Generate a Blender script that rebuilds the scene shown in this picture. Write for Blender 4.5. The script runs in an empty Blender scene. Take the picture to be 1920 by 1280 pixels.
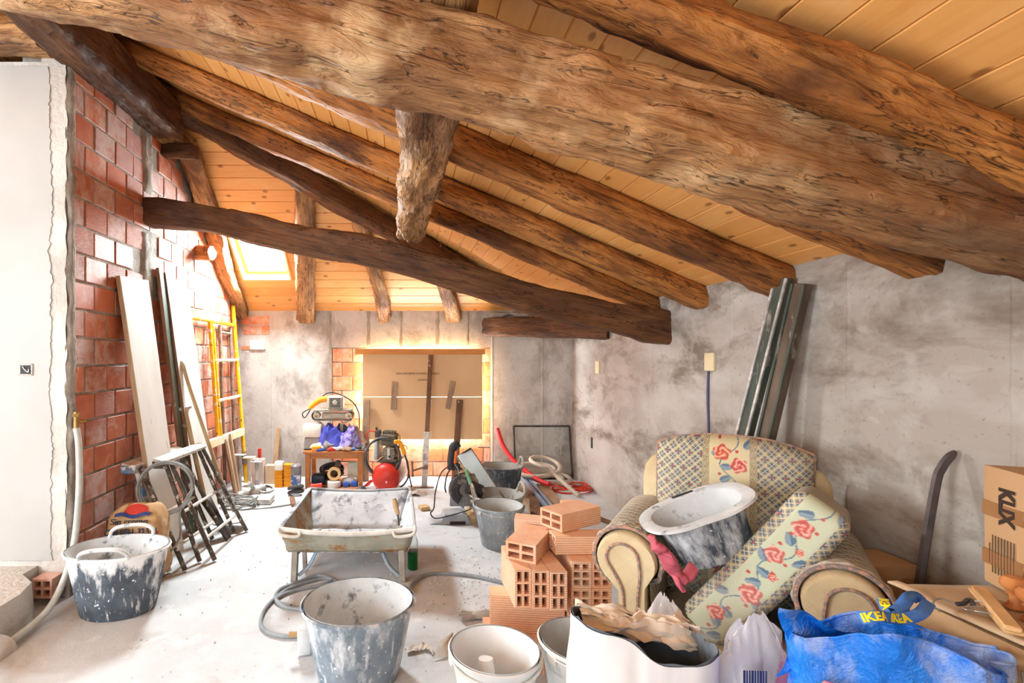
import bpy, bmesh, math, random
import numpy as np
from mathutils import Vector, Matrix, noise as mnoise

scene = bpy.context.scene
COL = scene.collection
rnd = random.Random(7)

# ------------------------------------------------------------------ camera
FPX, U0, V0, CAMZ = 930.0, 758.0, 670.0, 1.5      # focal length in pixels, vanishing point, eye height
cam_d = bpy.data.cameras.new('camera')
cam = bpy.data.objects.new('camera', cam_d); COL.objects.link(cam)
cam.location = (0, 0, CAMZ); cam.rotation_euler = (math.pi/2, 0, 0)
cam_d.sensor_width = 36.0; cam_d.lens = FPX/1920*36.0
cam_d.shift_x = (960-U0)/1920; cam_d.shift_y = (V0-640)/1920
cam_d.clip_start = 0.05
scene.camera = cam

# room measures (metres): wall planes, eaves and roof slopes
WL, WR, WB, WF, XFAR = -2.085, 2.115, 6.25, -2.2, -5.0
YWHITE = 3.08
S1, S2, S3 = .43, .79, .40
def z1(x): return 2.0 + S1*(WR-x)
def z2(y): return 2.085 + S2*(WB-y)
def z3(x): return z1(-2.1) - S3*(-2.1-x)
def hipY(x): return min(WB+.05, WB-(z1(x)-2.085)/S2)
def hipX(y): return WR-(z2(y)-2.0)/S1
SKY = (-1.9, -1.31, 5.21, 5.834)                  # skylight x0,x1,y0,y1

# ------------------------------------------------------------------ sky and daylight
world = bpy.data.worlds.new('sky'); scene.world = world; world.use_nodes = True
wn = world.node_tree.nodes['Background']
wn.inputs[0].default_value = (.90, .95, 1.0, 1); wn.inputs[1].default_value = 2.2

def area_light(name, loc, direction, sx, sy, power, color=(1, 1, 1), spread=180):
    d = bpy.data.lights.new(name, 'AREA'); d.shape = 'RECTANGLE'; d.size = sx; d.size_y = sy
    d.energy = power; d.color = color; d.spread = math.radians(spread)
    o = bpy.data.objects.new(name, d); COL.objects.link(o); o.location = loc
    o.rotation_euler = Vector(direction).to_track_quat('-Z', 'Y').to_euler()
    return o
_sy = (SKY[2]+SKY[3])/2; _sn = Vector((0, -S2, -1)).normalized()
area_light('daylight_skylight', Vector(((SKY[0]+SKY[1])/2, _sy, z2(_sy))) - _sn*.13, _sn, .57, .77, 380, (.86, .94, 1.0))
area_light('daylight_back_window', (.23, WB+.10, 1.02), (0, -1, 0), 1.30, .98, 260, (.97, .99, 1.0))
area_light('daylight_side_window', (XFAR+.03, .55, 1.75), (1, .12, -.12), 2.2, 1.7, 210, (.88, .95, 1.0))
area_light('daylight_rear_window', (-2.5, WF+.03, 1.75), (.10, 1, -.10), 2.4, 1.7, 115, (.88, .95, 1.0))

vs = scene.view_settings
vs.view_transform = 'Standard'; vs.look = 'None'; vs.gamma = 1.0; vs.exposure = .12
vs.use_curve_mapping = False
scene.cycles.max_bounces = 6; scene.cycles.diffuse_bounces = 4; scene.cycles.glossy_bounces = 2
scene.cycles.transmission_bounces = 4; scene.cycles.transparent_max_bounces = 4; scene.cycles.caustics_reflective = False; scene.cycles.caustics_refractive = False
scene.cycles.adaptive_threshold = .06; scene.cycles.adaptive_min_samples = 12
scene.cycles.sample_clamp_indirect = 6.0

# ------------------------------------------------------------------ coordinates
def P(u, v, y):                                   # point at depth y seen at pixel (u, v)
    return Vector(((u-U0)*y/FPX, y, CAMZ-(v-V0)*y/FPX))
def F(u, v, z=0.0):                               # point on a level plane at height z
    y = FPX*(CAMZ-z)/(v-V0)
    return Vector(((u-U0)*y/FPX, y, z))
def WX(u, v, x):                                  # point on the plane X = x
    pm = (u-U0)/x
    return Vector((x, FPX/pm, CAMZ-(v-V0)/pm))
def C(r, g, b):
    f = lambda c: ((c/255)/12.92 if c/255 <= .04045 else ((c/255+.055)/1.055)**2.4)
    return (f(r), f(g), f(b), 1)

# ------------------------------------------------------------------ materials
class NG:
    def __init__(s, name):
        s.m = bpy.data.materials.new(name); s.m.use_nodes = True
        s.t = s.m.node_tree; s.n = s.t.nodes; s.b = s.n['Principled BSDF']
        s.tc = s.n.new('ShaderNodeTexCoord'); s._oi = None
    def L(s, a, b): s.t.links.new(a, b)
    def coord(s, stretch=(1, 1, 1), rand=0.0, kind='Object'):
        mp = s.n.new('ShaderNodeMapping'); s.L(s.tc.outputs[kind], mp.inputs['Vector'])
        mp.inputs['Scale'].default_value = stretch
        if rand:
            ma = s.math('MULTIPLY', s.oi(), rand)
            cb = s.n.new('ShaderNodeCombineXYZ')
            for i in range(3): s.L(ma, cb.inputs[i])
            s.L(cb.outputs[0], mp.inputs['Location'])
        return mp.outputs[0]
    def oi(s):
        if not s._oi: s._oi = s.n.new('ShaderNodeObjectInfo')
        return s._oi.outputs['Random']
    def math(s, op, a, b=None, c=None, clamp=False):
        k = s.n.new('ShaderNodeMath'); k.operation = op; k.use_clamp = clamp
        for i, x in enumerate((a, b, c)):
            if x is None: continue
            if isinstance(x, (int, float)): k.inputs[i].default_value = x
            else: s.L(x, k.inputs[i])
        return k.outputs[0]
    def noise(s, co, scale, detail=5, rough=.55, dist=0):
        k = s.n.new('ShaderNodeTexNoise'); s.L(co, k.inputs['Vector'])
        k.inputs['Scale'].default_value = scale; k.inputs['Detail'].default_value = detail
        k.inputs['Roughness'].default_value = rough; k.inputs['Distortion'].default_value = dist
        return k.outputs[0]
    def ramp(s, x, lo, hi):
        k = s.n.new('ShaderNodeMapRange'); k.clamp = True; s.L(x, k.inputs[0])
        k.inputs[1].default_value = lo; k.inputs[2].default_value = hi
        return k.outputs[0]
    def mix(s, fac, a, b, mode='MIX'):
        k = s.n.new('ShaderNodeMix'); k.data_type = 'RGBA'; k.blend_type = mode
        for i, x in ((0, fac), (6, a), (7, b)):
            if isinstance(x, (int, float)): k.inputs[i].default_value = x
            elif isinstance(x, tuple): k.inputs[i].default_value = x
            else: s.L(x, k.inputs[i])
        return k.outputs[2]
    def sep(s, co):
        k = s.n.new('ShaderNodeSeparateXYZ'); s.L(co, k.inputs[0]); return k.outputs
    def hsv(s, col, val):
        k = s.n.new('ShaderNodeHueSaturation'); s.L(col, k.inputs['Color']); s.L(val, k.inputs['Value']); return k.outputs[0]
    def bump(s, h, strength, dist=.01):
        k = s.n.new('ShaderNodeBump'); k.inputs['Strength'].default_value = strength
        k.inputs['Distance'].default_value = dist; s.L(h, k.inputs['Height'])
        s.L(k.outputs[0], s.b.inputs['Normal'])
    def out(s, col, rough=.8, metal=0, spec=.4):
        if isinstance(col, tuple): s.b.inputs['Base Color'].default_value = col
        else: s.L(col, s.b.inputs['Base Color'])
        if isinstance(rough, (int, float)): s.b.inputs['Roughness'].default_value = rough
        else: s.L(rough, s.b.inputs['Roughness'])
        s.b.inputs['Metallic'].default_value = metal
        s.b.inputs['Specular IOR Level'].default_value = spec
        return s.m

def surf(name, c1, c2=None, scale=6, lo=.35, hi=.65, rough=.75, metal=0, bump=.15, bscale=60, bdist=.003,
         dust=None, dscale=7, dlo=.5, dhi=.6, stretch=(1, 1, 1), rand=10.0, vary=0.0, spec=.35, dust2=None, d2scale=40, d2lo=.6, d2hi=.66):
    g = NG(name); co = g.coord(stretch, rand)
    col = g.mix(g.ramp(g.noise(co, scale), lo, hi), c1, c2 or c1)
    r = rough
    if dust:
        f = g.ramp(g.noise(co, dscale, 5, .62), dlo, dhi)
        col = g.mix(f, col, dust)
        r = g.math('ADD', g.math('MULTIPLY', f, max(0, .92-rough)), rough)
    if dust2: col = g.mix(g.ramp(g.noise(co, d2scale, 3, .5), d2lo, d2hi), col, dust2)
    if vary: col = g.hsv(col, g.math('ADD', g.math('MULTIPLY', g.oi(), vary), 1-vary/2))
    if bump: g.bump(g.noise(co, bscale, 4), bump, bdist)
    return g.out(col, r, metal, spec)

def wood(name, c1, c2, axis=0, fine=60, c3=None, rough=.62, bump=.5, crack=None, rand=20, patch=None, coarse=8, spec=.3, bdist=.006, vary=0, wear=None, dark_end=None):
    g = NG(name)
    st = [1.0, 1.0, 1.0]; st[axis] = .07
    co = g.coord(tuple(st), rand); co2 = g.coord((1, 1, 1), rand)
    st3 = [1.0, 1.0, 1.0]; st3[axis] = .28
    co3 = g.coord(tuple(st3), rand)
    gr = g.noise(co, fine, 3, .65, .6); lg = g.noise(co3, coarse, 3, .6, 1.0)
    col = g.mix(g.ramp(lg, .3, .7), c1, c2)
    col = g.mix(g.math('MULTIPLY', g.ramp(gr, .48, .64), .7), col, c3 or c2)
    if c3: col = g.mix(g.math('MULTIPLY', g.ramp(g.noise(co3, coarse*.45, 4, .65, .5), .50, .62), .85), col, c3)
    if wear: col = g.mix(g.math('MULTIPLY', g.ramp(g.noise(co2, 3.3, 4, .6), .50, .66), .75), col, wear)
    if dark_end:                                      # timber colour turns darker along its length
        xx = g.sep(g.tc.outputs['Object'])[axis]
        f = g.ramp(g.math('ADD', xx, g.math('MULTIPLY', g.noise(co3, 3, 3, .6), 1.6)), dark_end[1], dark_end[2])
        col = g.mix(g.math('MULTIPLY', f, .85), col, dark_end[0])
    if crack:
        st4 = [1.0, 1.0, 1.0]; st4[axis] = .12
        ck = g.noise(g.coord(tuple(st4), rand+3), 7, 4, .7, .25)
        f = g.ramp(g.math('ABSOLUTE', g.math('SUBTRACT', ck, .5)), .010, .0)
        col = g.mix(g.math('MULTIPLY', f, .9), col, crack)
    if patch: col = g.mix(g.ramp(g.noise(co2, 14, 6, .6), .62, .7), col, patch)
    if vary: col = g.hsv(col, g.math('ADD', g.math('MULTIPLY', g.oi(), vary), 1-vary/2))
    h = g.math('ADD', g.math('MULTIPLY', gr, .5), g.math('MULTIPLY', g.noise(co3, 20, 4, .66, .8), 1.4))
    g.bump(h, bump, bdist)
    return g.out(col, rough, 0, spec)

# ------------------------------------------------------------------ geometry (vertex list, face list)
def join(*gs):
    V, Fc = [], []
    for v, f in gs:
        o = len(V); V += list(v); Fc += [tuple(i+o for i in q) for q in f]
    return V, Fc
def xf(g, m):
    return [m @ Vector(v) for v in g[0]], g[1]
def mv(g, x=0, y=0, z=0, rz=0, rx=0, ry=0, s=1):
    m = Matrix.Translation((x, y, z)) @ Matrix.Rotation(rz, 4, 'Z') @ Matrix.Rotation(ry, 4, 'Y') @ Matrix.Rotation(rx, 4, 'X')
    if s != 1: m = m @ Matrix.Diagonal((s, s, s, 1)) if not isinstance(s, tuple) else m @ Matrix.Diagonal((*s, 1))
    return xf(g, m)
_bc = {}
def box(sx, sy, sz, bev=0.0, seg=2, cx=0, cy=0, cz=0):
    k = (round(sx, 5), round(sy, 5), round(sz, 5), round(bev, 5), seg)
    if k not in _bc:
        bm = bmesh.new(); bmesh.ops.create_cube(bm, size=1)
        for v in bm.verts: v.co = Vector((v.co.x*sx, v.co.y*sy, v.co.z*sz))
        if bev: bmesh.ops.bevel(bm, geom=list(bm.edges), offset=bev, segments=seg, profile=.5, affect='EDGES')
        bm.verts.index_update()
        _bc[k] = ([v.co.copy() for v in bm.verts], [tuple(v.index for v in f.verts) for f in bm.faces]); bm.free()
    V, Fc = _bc[k]
    return [Vector((v.x+cx, v.y+cy, v.z+cz)) for v in V], list(Fc)
def boxz(x0, x1, y0, y1, za, zb, bev=0.0):
    return box(x1-x0, y1-y0, zb-za, bev, 1, (x0+x1)/2, (y0+y1)/2, (za+zb)/2)
def loft(rings, cap0=True, cap1=True, closed=False):
    n = len(rings[0]); V = [v for r in rings for v in r]; Fc = []
    m = len(rings)
    for i in range(m if closed else m-1):
        a, b = i*n, ((i+1) % m)*n
        for j in range(n):
            k = (j+1) % n; Fc.append((a+j, a+k, b+k, b+j))
    if not closed:
        if cap0: Fc.append(tuple(range(n-1, -1, -1)))
        if cap1: Fc.append(tuple((m-1)*n+j for j in range(n)))
    return V, Fc
def spline(pts, n=8, closed=False):
    pts = [Vector(p) for p in pts]; m = len(pts); out = []
    if m < 3 and not closed: return pts
    for i in range(m if closed else m-1):
        g = (lambda k: pts[k % m]) if closed else (lambda k: pts[max(0, min(m-1, k))])
        p0, p1, p2, p3 = g(i-1), g(i), g(i+1), g(i+2)
        for j in range(n):
            t = j/n
            out.append(.5*((2*p1)+(p2-p0)*t+(2*p0-5*p1+4*p2-p3)*t*t+(3*p1-p0-3*p2+p3)*t**3))
    if not closed: out.append(pts[-1])
    return out
def tube(pts, r, seg=8, n=6, closed=False, smooth=True, flat=None):
    pts = spline(pts, n, closed) if smooth else [Vector(p) for p in pts]
    m = len(pts); rings = []; up = None
    for i, p in enumerate(pts):
        a = pts[(i-1) % m] if closed else pts[max(0, i-1)]
        b = pts[(i+1) % m] if closed else pts[min(m-1, i+1)]
        t = (b-a)
        t = t.normalized() if t.length > 1e-9 else Vector((0, 0, 1))
        if up is None:
            up = Vector((0, 0, 1)) if abs(t.z) < .9 else Vector((1, 0, 0))
        up = (up - t*up.dot(t))
        up = up.normalized() if up.length > 1e-6 else t.orthogonal().normalized()
        s = t.cross(up)
        rr = r[i*len(r)//m] if isinstance(r, (list, tuple)) else r
        ry = rr*(flat or 1)
        rings.append([p + s*(rr*math.cos(2*math.pi*k/seg)) + up*(ry*math.sin(2*math.pi*k/seg)) for k in range(seg)])
    return loft(rings, closed=closed)
def bar(a, b, w, h, bev=0.0, up=(0, 0, 1)):        # rectangular bar from a to b
    a, b = Vector(a), Vector(b); t = (b-a); L = t.length; t.normalize()
    u = Vector(up); u = (u-t*u.dot(t))
    u = u.normalized() if u.length > 1e-5 else t.orthogonal().normalized()
    s = u.cross(t)
    m = Matrix(((t.x, s.x, u.x, 0), (t.y, s.y, u.y, 0), (t.z, s.z, u.z, 0), (0, 0, 0, 1)))
    return xf(box(L, w, h, bev, 1), Matrix.Translation((a+b)/2) @ m)
def lathe(prof, seg=32, sx=1, sy=1, cap0=False, cap1=False):
    rings = [[Vector((r*sx*math.cos(2*math.pi*k/seg), r*sy*math.sin(2*math.pi*k/seg), z)) for k in range(seg)] for r, z in prof]
    return loft(rings, cap0, cap1)
def ball(r, sx=1, sy=1, sz=1, seg=14, rings=9):
    pr = [(max(1e-4, math.sin(math.pi*i/rings))*r, -math.cos(math.pi*i/rings)*r*sz) for i in range(rings+1)]
    return lathe(pr, seg, sx, sy, True, True)
def disc_x(r, t, seg=24):                         # disc whose axis is X
    return mv(lathe([(r, -t/2), (r, t/2)], seg, 1, 1, True, True), ry=math.pi/2)
def sheet(fn, nu, nv, closed_u=False):
    V = [Vector(fn(i/(nu if closed_u else nu-1), j/(nv-1))) for j in range(nv) for i in range(nu)]
    Fc = []
    for j in range(nv-1):
        for i in range(nu if closed_u else nu-1):
            k = (i+1) % nu
            Fc.append((j*nu+i, j*nu+k, (j+1)*nu+k, (j+1)*nu+i))
    return V, Fc
def dense_box(sx, sy, sz, r, n):                  # closed rounded box with an even grid, n = cells per metre
    key, V, Fc = {}, [], []
    h = (sx/2, sy/2, sz/2); inner = [max(0, a-r) for a in h]
    def vid(p):
        q = [max(-inner[i], min(inner[i], p[i])) for i in range(3)]
        d = Vector([p[i]-q[i] for i in range(3)])
        if d.length > 1e-9: d = d.normalized()*r
        w = Vector(q)+d
        k = (round(w.x, 5), round(w.y, 5), round(w.z, 5))
        if k not in key: key[k] = len(V); V.append(w)
        return key[k]
    for ax in range(3):
        a, b = (ax+1) % 3, (ax+2) % 3
        na, nb = max(2, int(2*h[a]*n)), max(2, int(2*h[b]*n))
        for sgn in (-1, 1):
            g = []
            for i in range(na+1):
                row = []
                for j in range(nb+1):
                    p = [0, 0, 0]; p[ax] = sgn*h[ax]; p[a] = -h[a]+2*h[a]*i/na; p[b] = -h[b]+2*h[b]*j/nb
                    row.append(vid(p))
                g.append(row)
            for i in range(na):
                for j in range(nb):
                    q = (g[i][j], g[i+1][j], g[i+1][j+1], g[i][j+1])
                    if sgn < 0: q = q[::-1]
                    if len(set(q)) == 4: Fc.append(q)
                    elif len(set(q)) == 3: Fc.append(tuple(dict.fromkeys(q)))
    return V, Fc
def nz(p, s=1.0, seed=0.0):
    return mnoise.noise(Vector((p[0]*s+seed, p[1]*s+seed*.7, p[2]*s-seed*.3)))
def rough_up(g, amp, scale, seed=0, amp2=0, scale2=30):
    out = []
    for v in g[0]:
        v = Vector(v)
        d = Vector((nz(v, scale, seed), nz(v, scale, seed+31), nz(v, scale, seed+67)))*amp
        if amp2: d += Vector((nz(v, scale2, seed+5), nz(v, scale2, seed+41), nz(v, scale2, seed+77)))*amp2
        out.append(v+d)
    return out, g[1]

# ------------------------------------------------------------------ objects
def mesh(name, geo, mat, smooth=40):
    me = bpy.data.meshes.new(name)
    me.from_pydata([tuple(v) for v in geo[0]], [], [tuple(f) for f in geo[1]])
    for m in (mat if isinstance(mat, (list, tuple)) else [mat]): me.materials.append(m)
    bm = bmesh.new(); bm.from_mesh(me); bmesh.ops.recalc_face_normals(bm, faces=bm.faces); bm.to_mesh(me); bm.free()
    if smooth:
        me.polygons.foreach_set('use_smooth', [True]*len(me.polygons))
        if smooth < 180: me.set_sharp_from_angle(angle=math.radians(smooth))
    return me
def obj(name, geo, mat, parent=None, loc=None, rot=None, smooth=40):
    me = geo if isinstance(geo, bpy.types.Mesh) else mesh(name, geo, mat, smooth)
    o = bpy.data.objects.new(name, me); COL.objects.link(o)
    if parent: o.parent = parent
    if loc is not None: o.location = loc
    if rot is not None: o.rotation_euler = rot
    return o
def tag(o, label, cat, group=None):
    o['label'] = label; o['category'] = cat
    if group: o['group'] = group
    return o
def thing(name, label, cat, loc=(0, 0, 0), rz=0, group=None, rot=None):
    o = bpy.data.objects.new(name, None); COL.objects.link(o); o.empty_display_size = .05
    o.location = loc; o.rotation_euler = rot or (0, 0, rz)
    return tag(o, label, cat, group)
def solo(name, geo, mat, label, cat, base=None, group=None, smooth=40):     # one-mesh thing given in world coordinates
    V = [Vector(v) for v in geo[0]]
    if base is None:
        xs = [v.x for v in V]; ys = [v.y for v in V]; zs = [v.z for v in V]
        base = Vector(((min(xs)+max(xs))/2, (min(ys)+max(ys))/2, min(zs)))
    base = Vector(base)
    o = obj(name, ([v-base for v in V], geo[1]), mat, loc=base, smooth=smooth)
    return tag(o, label, cat, group)
def at(geo, base):                                # world geometry -> local to a thing standing at base (no rotation)
    b = Vector(base); return [Vector(v)-b for v in geo[0]], geo[1]
def struct(name, geo, mat, parent=None, smooth=0, loc=None):
    o = obj(name, geo, mat, parent, smooth=smooth, loc=loc); o['kind'] = 'structure'; return o
def copy_tree(o, parent=None):
    c = o.copy(); COL.objects.link(c); c.parent = parent
    for ch in list(o.children): copy_tree(ch, c)
    return c
def text_mesh(s, size, mat, name='lettering', bold=0.0, extrude=.0006, align='CENTER', sx=1.0):
    cu = bpy.data.curves.new(name, 'FONT'); cu.body = s; cu.size = size; cu.extrude = extrude
    cu.offset = bold; cu.align_x = align; cu.align_y = 'CENTER'; cu.resolution_u = 3
    t = bpy.data.objects.new(name, cu); COL.objects.link(t)
    dg = bpy.context.evaluated_depsgraph_get()
    me = bpy.data.meshes.new_from_object(t.evaluated_get(dg))
    bpy.data.objects.remove(t); bpy.data.curves.remove(cu)
    me.name = name; me.materials.clear(); me.materials.append(mat)
    if sx != 1:
        for v in me.vertices: v.co.x *= sx
    return me
# ------------------------------------------------------------------ shared materials
def plaster_mat(name, base, mid, dark, stretch, band=1.0):
    g = NG(name); co = g.coord(stretch); co1 = g.coord((1, 1, 1))
    col = g.mix(g.ramp(g.noise(co, 1.6, 4, .62, .2), .36, .62), base, mid)
    col = g.mix(g.math('MULTIPLY', g.ramp(g.noise(co, 2.1, 5, .7, .3), .47, .63), band*.85), col, dark)
    col = g.mix(g.math('MULTIPLY', g.ramp(g.noise(co1, 45, 4, .6), .62, .72), .55), col, dark)
    col = g.mix(g.math('MULTIPLY', g.ramp(g.noise(co1, 6, 4, .6, .4), .58, .72), .5), col, base)
    h = g.math('ADD', g.math('MULTIPLY', g.noise(co1, 70, 3, .65), .5), g.noise(co, 5, 4, .6, .5))
    g.bump(h, .55, .012)
    return g.out(col, .93, 0, .15)
M_plaster = plaster_mat('grey_render', C(198, 193, 188), C(170, 161, 152), C(124, 110, 96), (1, .6, 1.3))
M_plaster_b = plaster_mat('grey_render_back', C(214, 211, 207), C(192, 187, 182), C(140, 131, 122), (1.2, 1, .9), .8)
M_concrete = surf('rough_concrete', C(214, 209, 202), C(184, 178, 170), 3, rough=.95, bump=.9, bscale=35, bdist=.01, rand=0)
M_mortar = surf('mortar', C(176, 168, 158), C(140, 132, 122), 9, rough=.95, bump=.9, bscale=60, bdist=.008, rand=0)
M_mortar_dark = surf('dark_mortar', C(128, 118, 108), C(105, 96, 88), 9, rough=.95, bump=.9, bscale=60, bdist=.008, rand=0)
M_white = surf('white_skim', C(190, 188, 185), C(178, 176, 173), 1.3, rough=.8, bump=.12, bscale=14, bdist=.004, rand=0)

def floor_mat():
    g = NG('dusty_screed'); co = g.coord((1, 1, 1))
    col = g.mix(g.ramp(g.noise(co, .9, 6, .6), .38, .62), C(212, 215, 218), C(192, 193, 194))
    col = g.mix(g.math('MULTIPLY', g.ramp(g.noise(co, 3.2, 8, .66, .5), .55, .70), .55), col, C(164, 160, 156))
    col = g.mix(g.math('MULTIPLY', g.ramp(g.noise(co, 26, 6, .7), .60, .72), .35), col, C(140, 130, 120))
    col = g.mix(g.math('MULTIPLY', g.ramp(g.noise(co, 5.5, 7, .65), .56, .7), .6), col, C(236, 233, 229))
    g.bump(g.math('ADD', g.noise(co, 8, 6, .6), g.math('MULTIPLY', g.noise(co, 90, 4), .3)), .35, .008)
    return g.out(col, .9, 0, .2)
M_floor = floor_mat()

def brick_mat(name, c1, c2, c3, white, rib_axis=2, rib=.9, dustamt=.6):
    g = NG(name); co = g.coord((1, 1, 1), 25)
    col = g.mix(g.oi(), c1, c2)
    col = g.mix(g.ramp(g.noise(co, 7, 5, .6), .4, .7), col, c3)
    sh = g.math('MULTIPLY', g.math('FRACT', g.math('MULTIPLY', g.oi(), 7.31)), .34)
    f = g.ramp(g.math('ADD', g.noise(co, 9, 7, .65, .3), g.math('SUBTRACT', sh, .17)), .50, .72)
    col = g.mix(g.math('MULTIPLY', f, dustamt), col, white)
    raw = g.sep(g.tc.outputs['Object'])
    w = g.math('SINE', g.math('MULTIPLY', raw[rib_axis], 2*math.pi/(.0075 if dustamt > .5 else .0115)))
    on = g.math('GREATER_THAN', g.math('FRACT', g.math('MULTIPLY', g.oi(), 3.7)), .45 if dustamt > .5 else -1.0)
    h = g.math('ADD', g.math('MULTIPLY', g.math('MULTIPLY', w, on), .5), g.math('MULTIPLY', g.noise(co, 90, 3), .5))
    g.bump(h, rib, .0028 if dustamt > .5 else .0035)
    return g.out(col, .55, 0, .45)
M_brick = brick_mat('wall_brick', C(198, 112, 76), C(178, 90, 58), C(206, 128, 94), C(222, 200, 190), 2)
M_brick_b = brick_mat('back_wall_brick', C(230, 142, 102), C(222, 124, 84), C(236, 164, 128), C(238, 222, 212), 2, .4)
M_brick_new = brick_mat('new_brick', C(246, 190, 152), C(242, 178, 138), C(248, 202, 168), C(246, 222, 204), 2, .9, .35)

# beams: weathered oak in several tones
M_oak_main = wood('oak_main', C(204, 152, 100), C(158, 108, 66), 0, 55, c3=C(120, 78, 46), crack=C(45, 26, 14), wear=C(220, 184, 138), coarse=5, bump=.9, bdist=.016, dark_end=(C(104, 62, 34), 4.0, 5.3))
M_oak_raf = wood('oak_rafter', C(200, 132, 66), C(140, 82, 38), 0, 50, c3=C(82, 46, 24), crack=C(36, 20, 10), coarse=6, bump=.9, bdist=.014)
M_oak_dark = wood('oak_dark', C(124, 80, 46), C(94, 58, 32), 0, 50, c3=C(64, 38, 22), crack=C(28, 16, 9), coarse=6, bump=.6, bdist=.008)
M_oak_pale = wood('oak_pale', C(204, 156, 104), C(156, 108, 66), 0, 45, c3=C(108, 72, 46), crack=C(48, 28, 15), coarse=8, bump=1.0, bdist=.014)
M_oak_hip = wood('oak_hip', C(120, 76, 42), C(86, 52, 28), 0, 50, c3=C(60, 36, 22), crack=C(30, 17, 10), coarse=6, bump=.7, bdist=.01)

def plank_mat(name, axis):
    g = NG(name)
    st = [1.0]*3; st[axis] = .06
    co = g.coord(tuple(st), 40); st2 = [1.0]*3; st2[axis] = .45
    co2 = g.coord(tuple(st2), 40)
    col = g.mix(g.oi(), C(236, 174, 102), C(226, 158, 86))
    col = g.mix(g.math('MULTIPLY', g.ramp(g.noise(co, 45, 5, .6, .4), .42, .7), .45), col, C(212, 144, 76))
    col = g.mix(g.math('MULTIPLY', g.ramp(g.noise(co2, 6, 4, .5, .6), .5, .75), .35), col, C(246, 204, 140))
    vo = g.n.new('ShaderNodeTexVoronoi'); vo.voronoi_dimensions = '2D'; vo.inputs['Scale'].default_value = 7.5
    g.L(co2, vo.inputs['Vector'])
    kn = g.ramp(vo.outputs['Distance'], .11, .05)
    sel = g.math('GREATER_THAN', g.sep(vo.outputs['Color'])[0], .42)
    col = g.mix(g.math('MULTIPLY', g.math('MULTIPLY', kn, sel), .75), col, C(134, 72, 30))
    g.bump(g.noise(co, 60, 4), .12, .002)
    return g.out(col, .42, 0, .45)
M_plank_y = plank_mat('pine_boarding_y', 1)
M_plank_x = plank_mat('pine_boarding_x', 0)
M_deck = surf('roof_deck', C(150, 100, 55), rough=.9, bump=0)

# ------------------------------------------------------------------ floor and step
struct('floor', boxz(XFAR, WR+.3, WF-.2, WB+.4, -.12, 0), M_floor)
def step_geo():
    poly = [(XFAR, WF), (WL, WF), (WL, 2.72), (-2.13, 2.86), (-2.26, 2.95), (-2.27, YWHITE+.1), (XFAR, YWHITE+.1)]
    n = len(poly); V = [Vector((x, y, 0)) for x, y in poly] + [Vector((x-(.012 if 0 < i < 5 else 0), y, .21)) for i, (x, y) in enumerate(poly)]
    Fc = [tuple(range(n-1, -1, -1)), tuple(range(n, 2*n))] + [(i, (i+1) % n, n+(i+1) % n, n+i) for i in range(n)]
    bm = bmesh.new()
    vs_ = [bm.verts.new(v) for v in V]
    for f in Fc: bm.faces.new([vs_[i] for i in f])
    bmesh.ops.triangulate(bm, faces=[f for f in bm.faces if len(f.verts) > 4])
    bmesh.ops.subdivide_edges(bm, edges=[e for e in bm.edges if e.calc_length() > .3 and (e.verts[0].co.x > -2.5 or e.verts[1].co.x > -2.5)], cuts=14, use_grid_fill=True)
    bm.verts.index_update()
    V = []
    for v in bm.verts:
        c = v.co.copy()
        if c.x > -2.6 and c.z > .01:
            k = nz(c, 6, 3)*.02+nz(c, 17, 9)*.012
            c += Vector((k, 0, k*.7))
        V.append(c)
    Fc = [tuple(v.index for v in f.verts) for f in bm.faces]; bm.free()
    return V, Fc
struct('floor_step', step_geo(), M_concrete, smooth=60)
fil = []                                           # mortar fillet that buries the conduit along the step
def fillet(u, v):
    y = -1.0+u*3.55; a = v*math.pi/2
    r = .07+.015*nz((0, y, 0), 4, 2)
    return (WL+.004+r*1.25*math.sin(a)+.006*nz((a, y, 0), 20, 1), y, r*math.cos(a)*1.05)
struct('trim_1', sheet(fillet, 90, 7), M_concrete, smooth=60)

# ------------------------------------------------------------------ left brick wall
wl = struct('wall_left', join(boxz(WL-.30, WL-.007, YWHITE+.02, WB+.2, 0, 2.1)), M_mortar)
def wl_upper():                                    # mortar backing above 2.1 m, cut under the back roof slope
    yk = WB-(3.79-2.085)/S2
    prof = [(YWHITE+.02, 2.1), (WB, 2.1), (yk, 3.79), (YWHITE+.02, 3.79)]
    V = [Vector((WL-.30, y, z)) for y, z in prof]+[Vector((WL-.007, y, z)) for y, z in prof]
    return V, [(0, 1, 2, 3), (7, 6, 5, 4)]+[(i, (i+1) % 4, 4+(i+1) % 4, 4+i) for i in range(4)]
struct('wall_left_gable', wl_upper(), M_mortar)
BL, BH, JT = .224, .163, .017
_bm = mesh('brick', rough_up(box(.05, BL, BH, .004, 1), .002, 9, 3), M_brick, 30)
def lay(parent, me, loc, sc=(1, 1, 1), rot=(0, 0, 0)):
    o = bpy.data.objects.new('brick', me); COL.objects.link(o); o.parent = parent
    o.location = loc; o.scale = sc; o.rotation_euler = rot
    return o
zc = .015; row = 0
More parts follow.
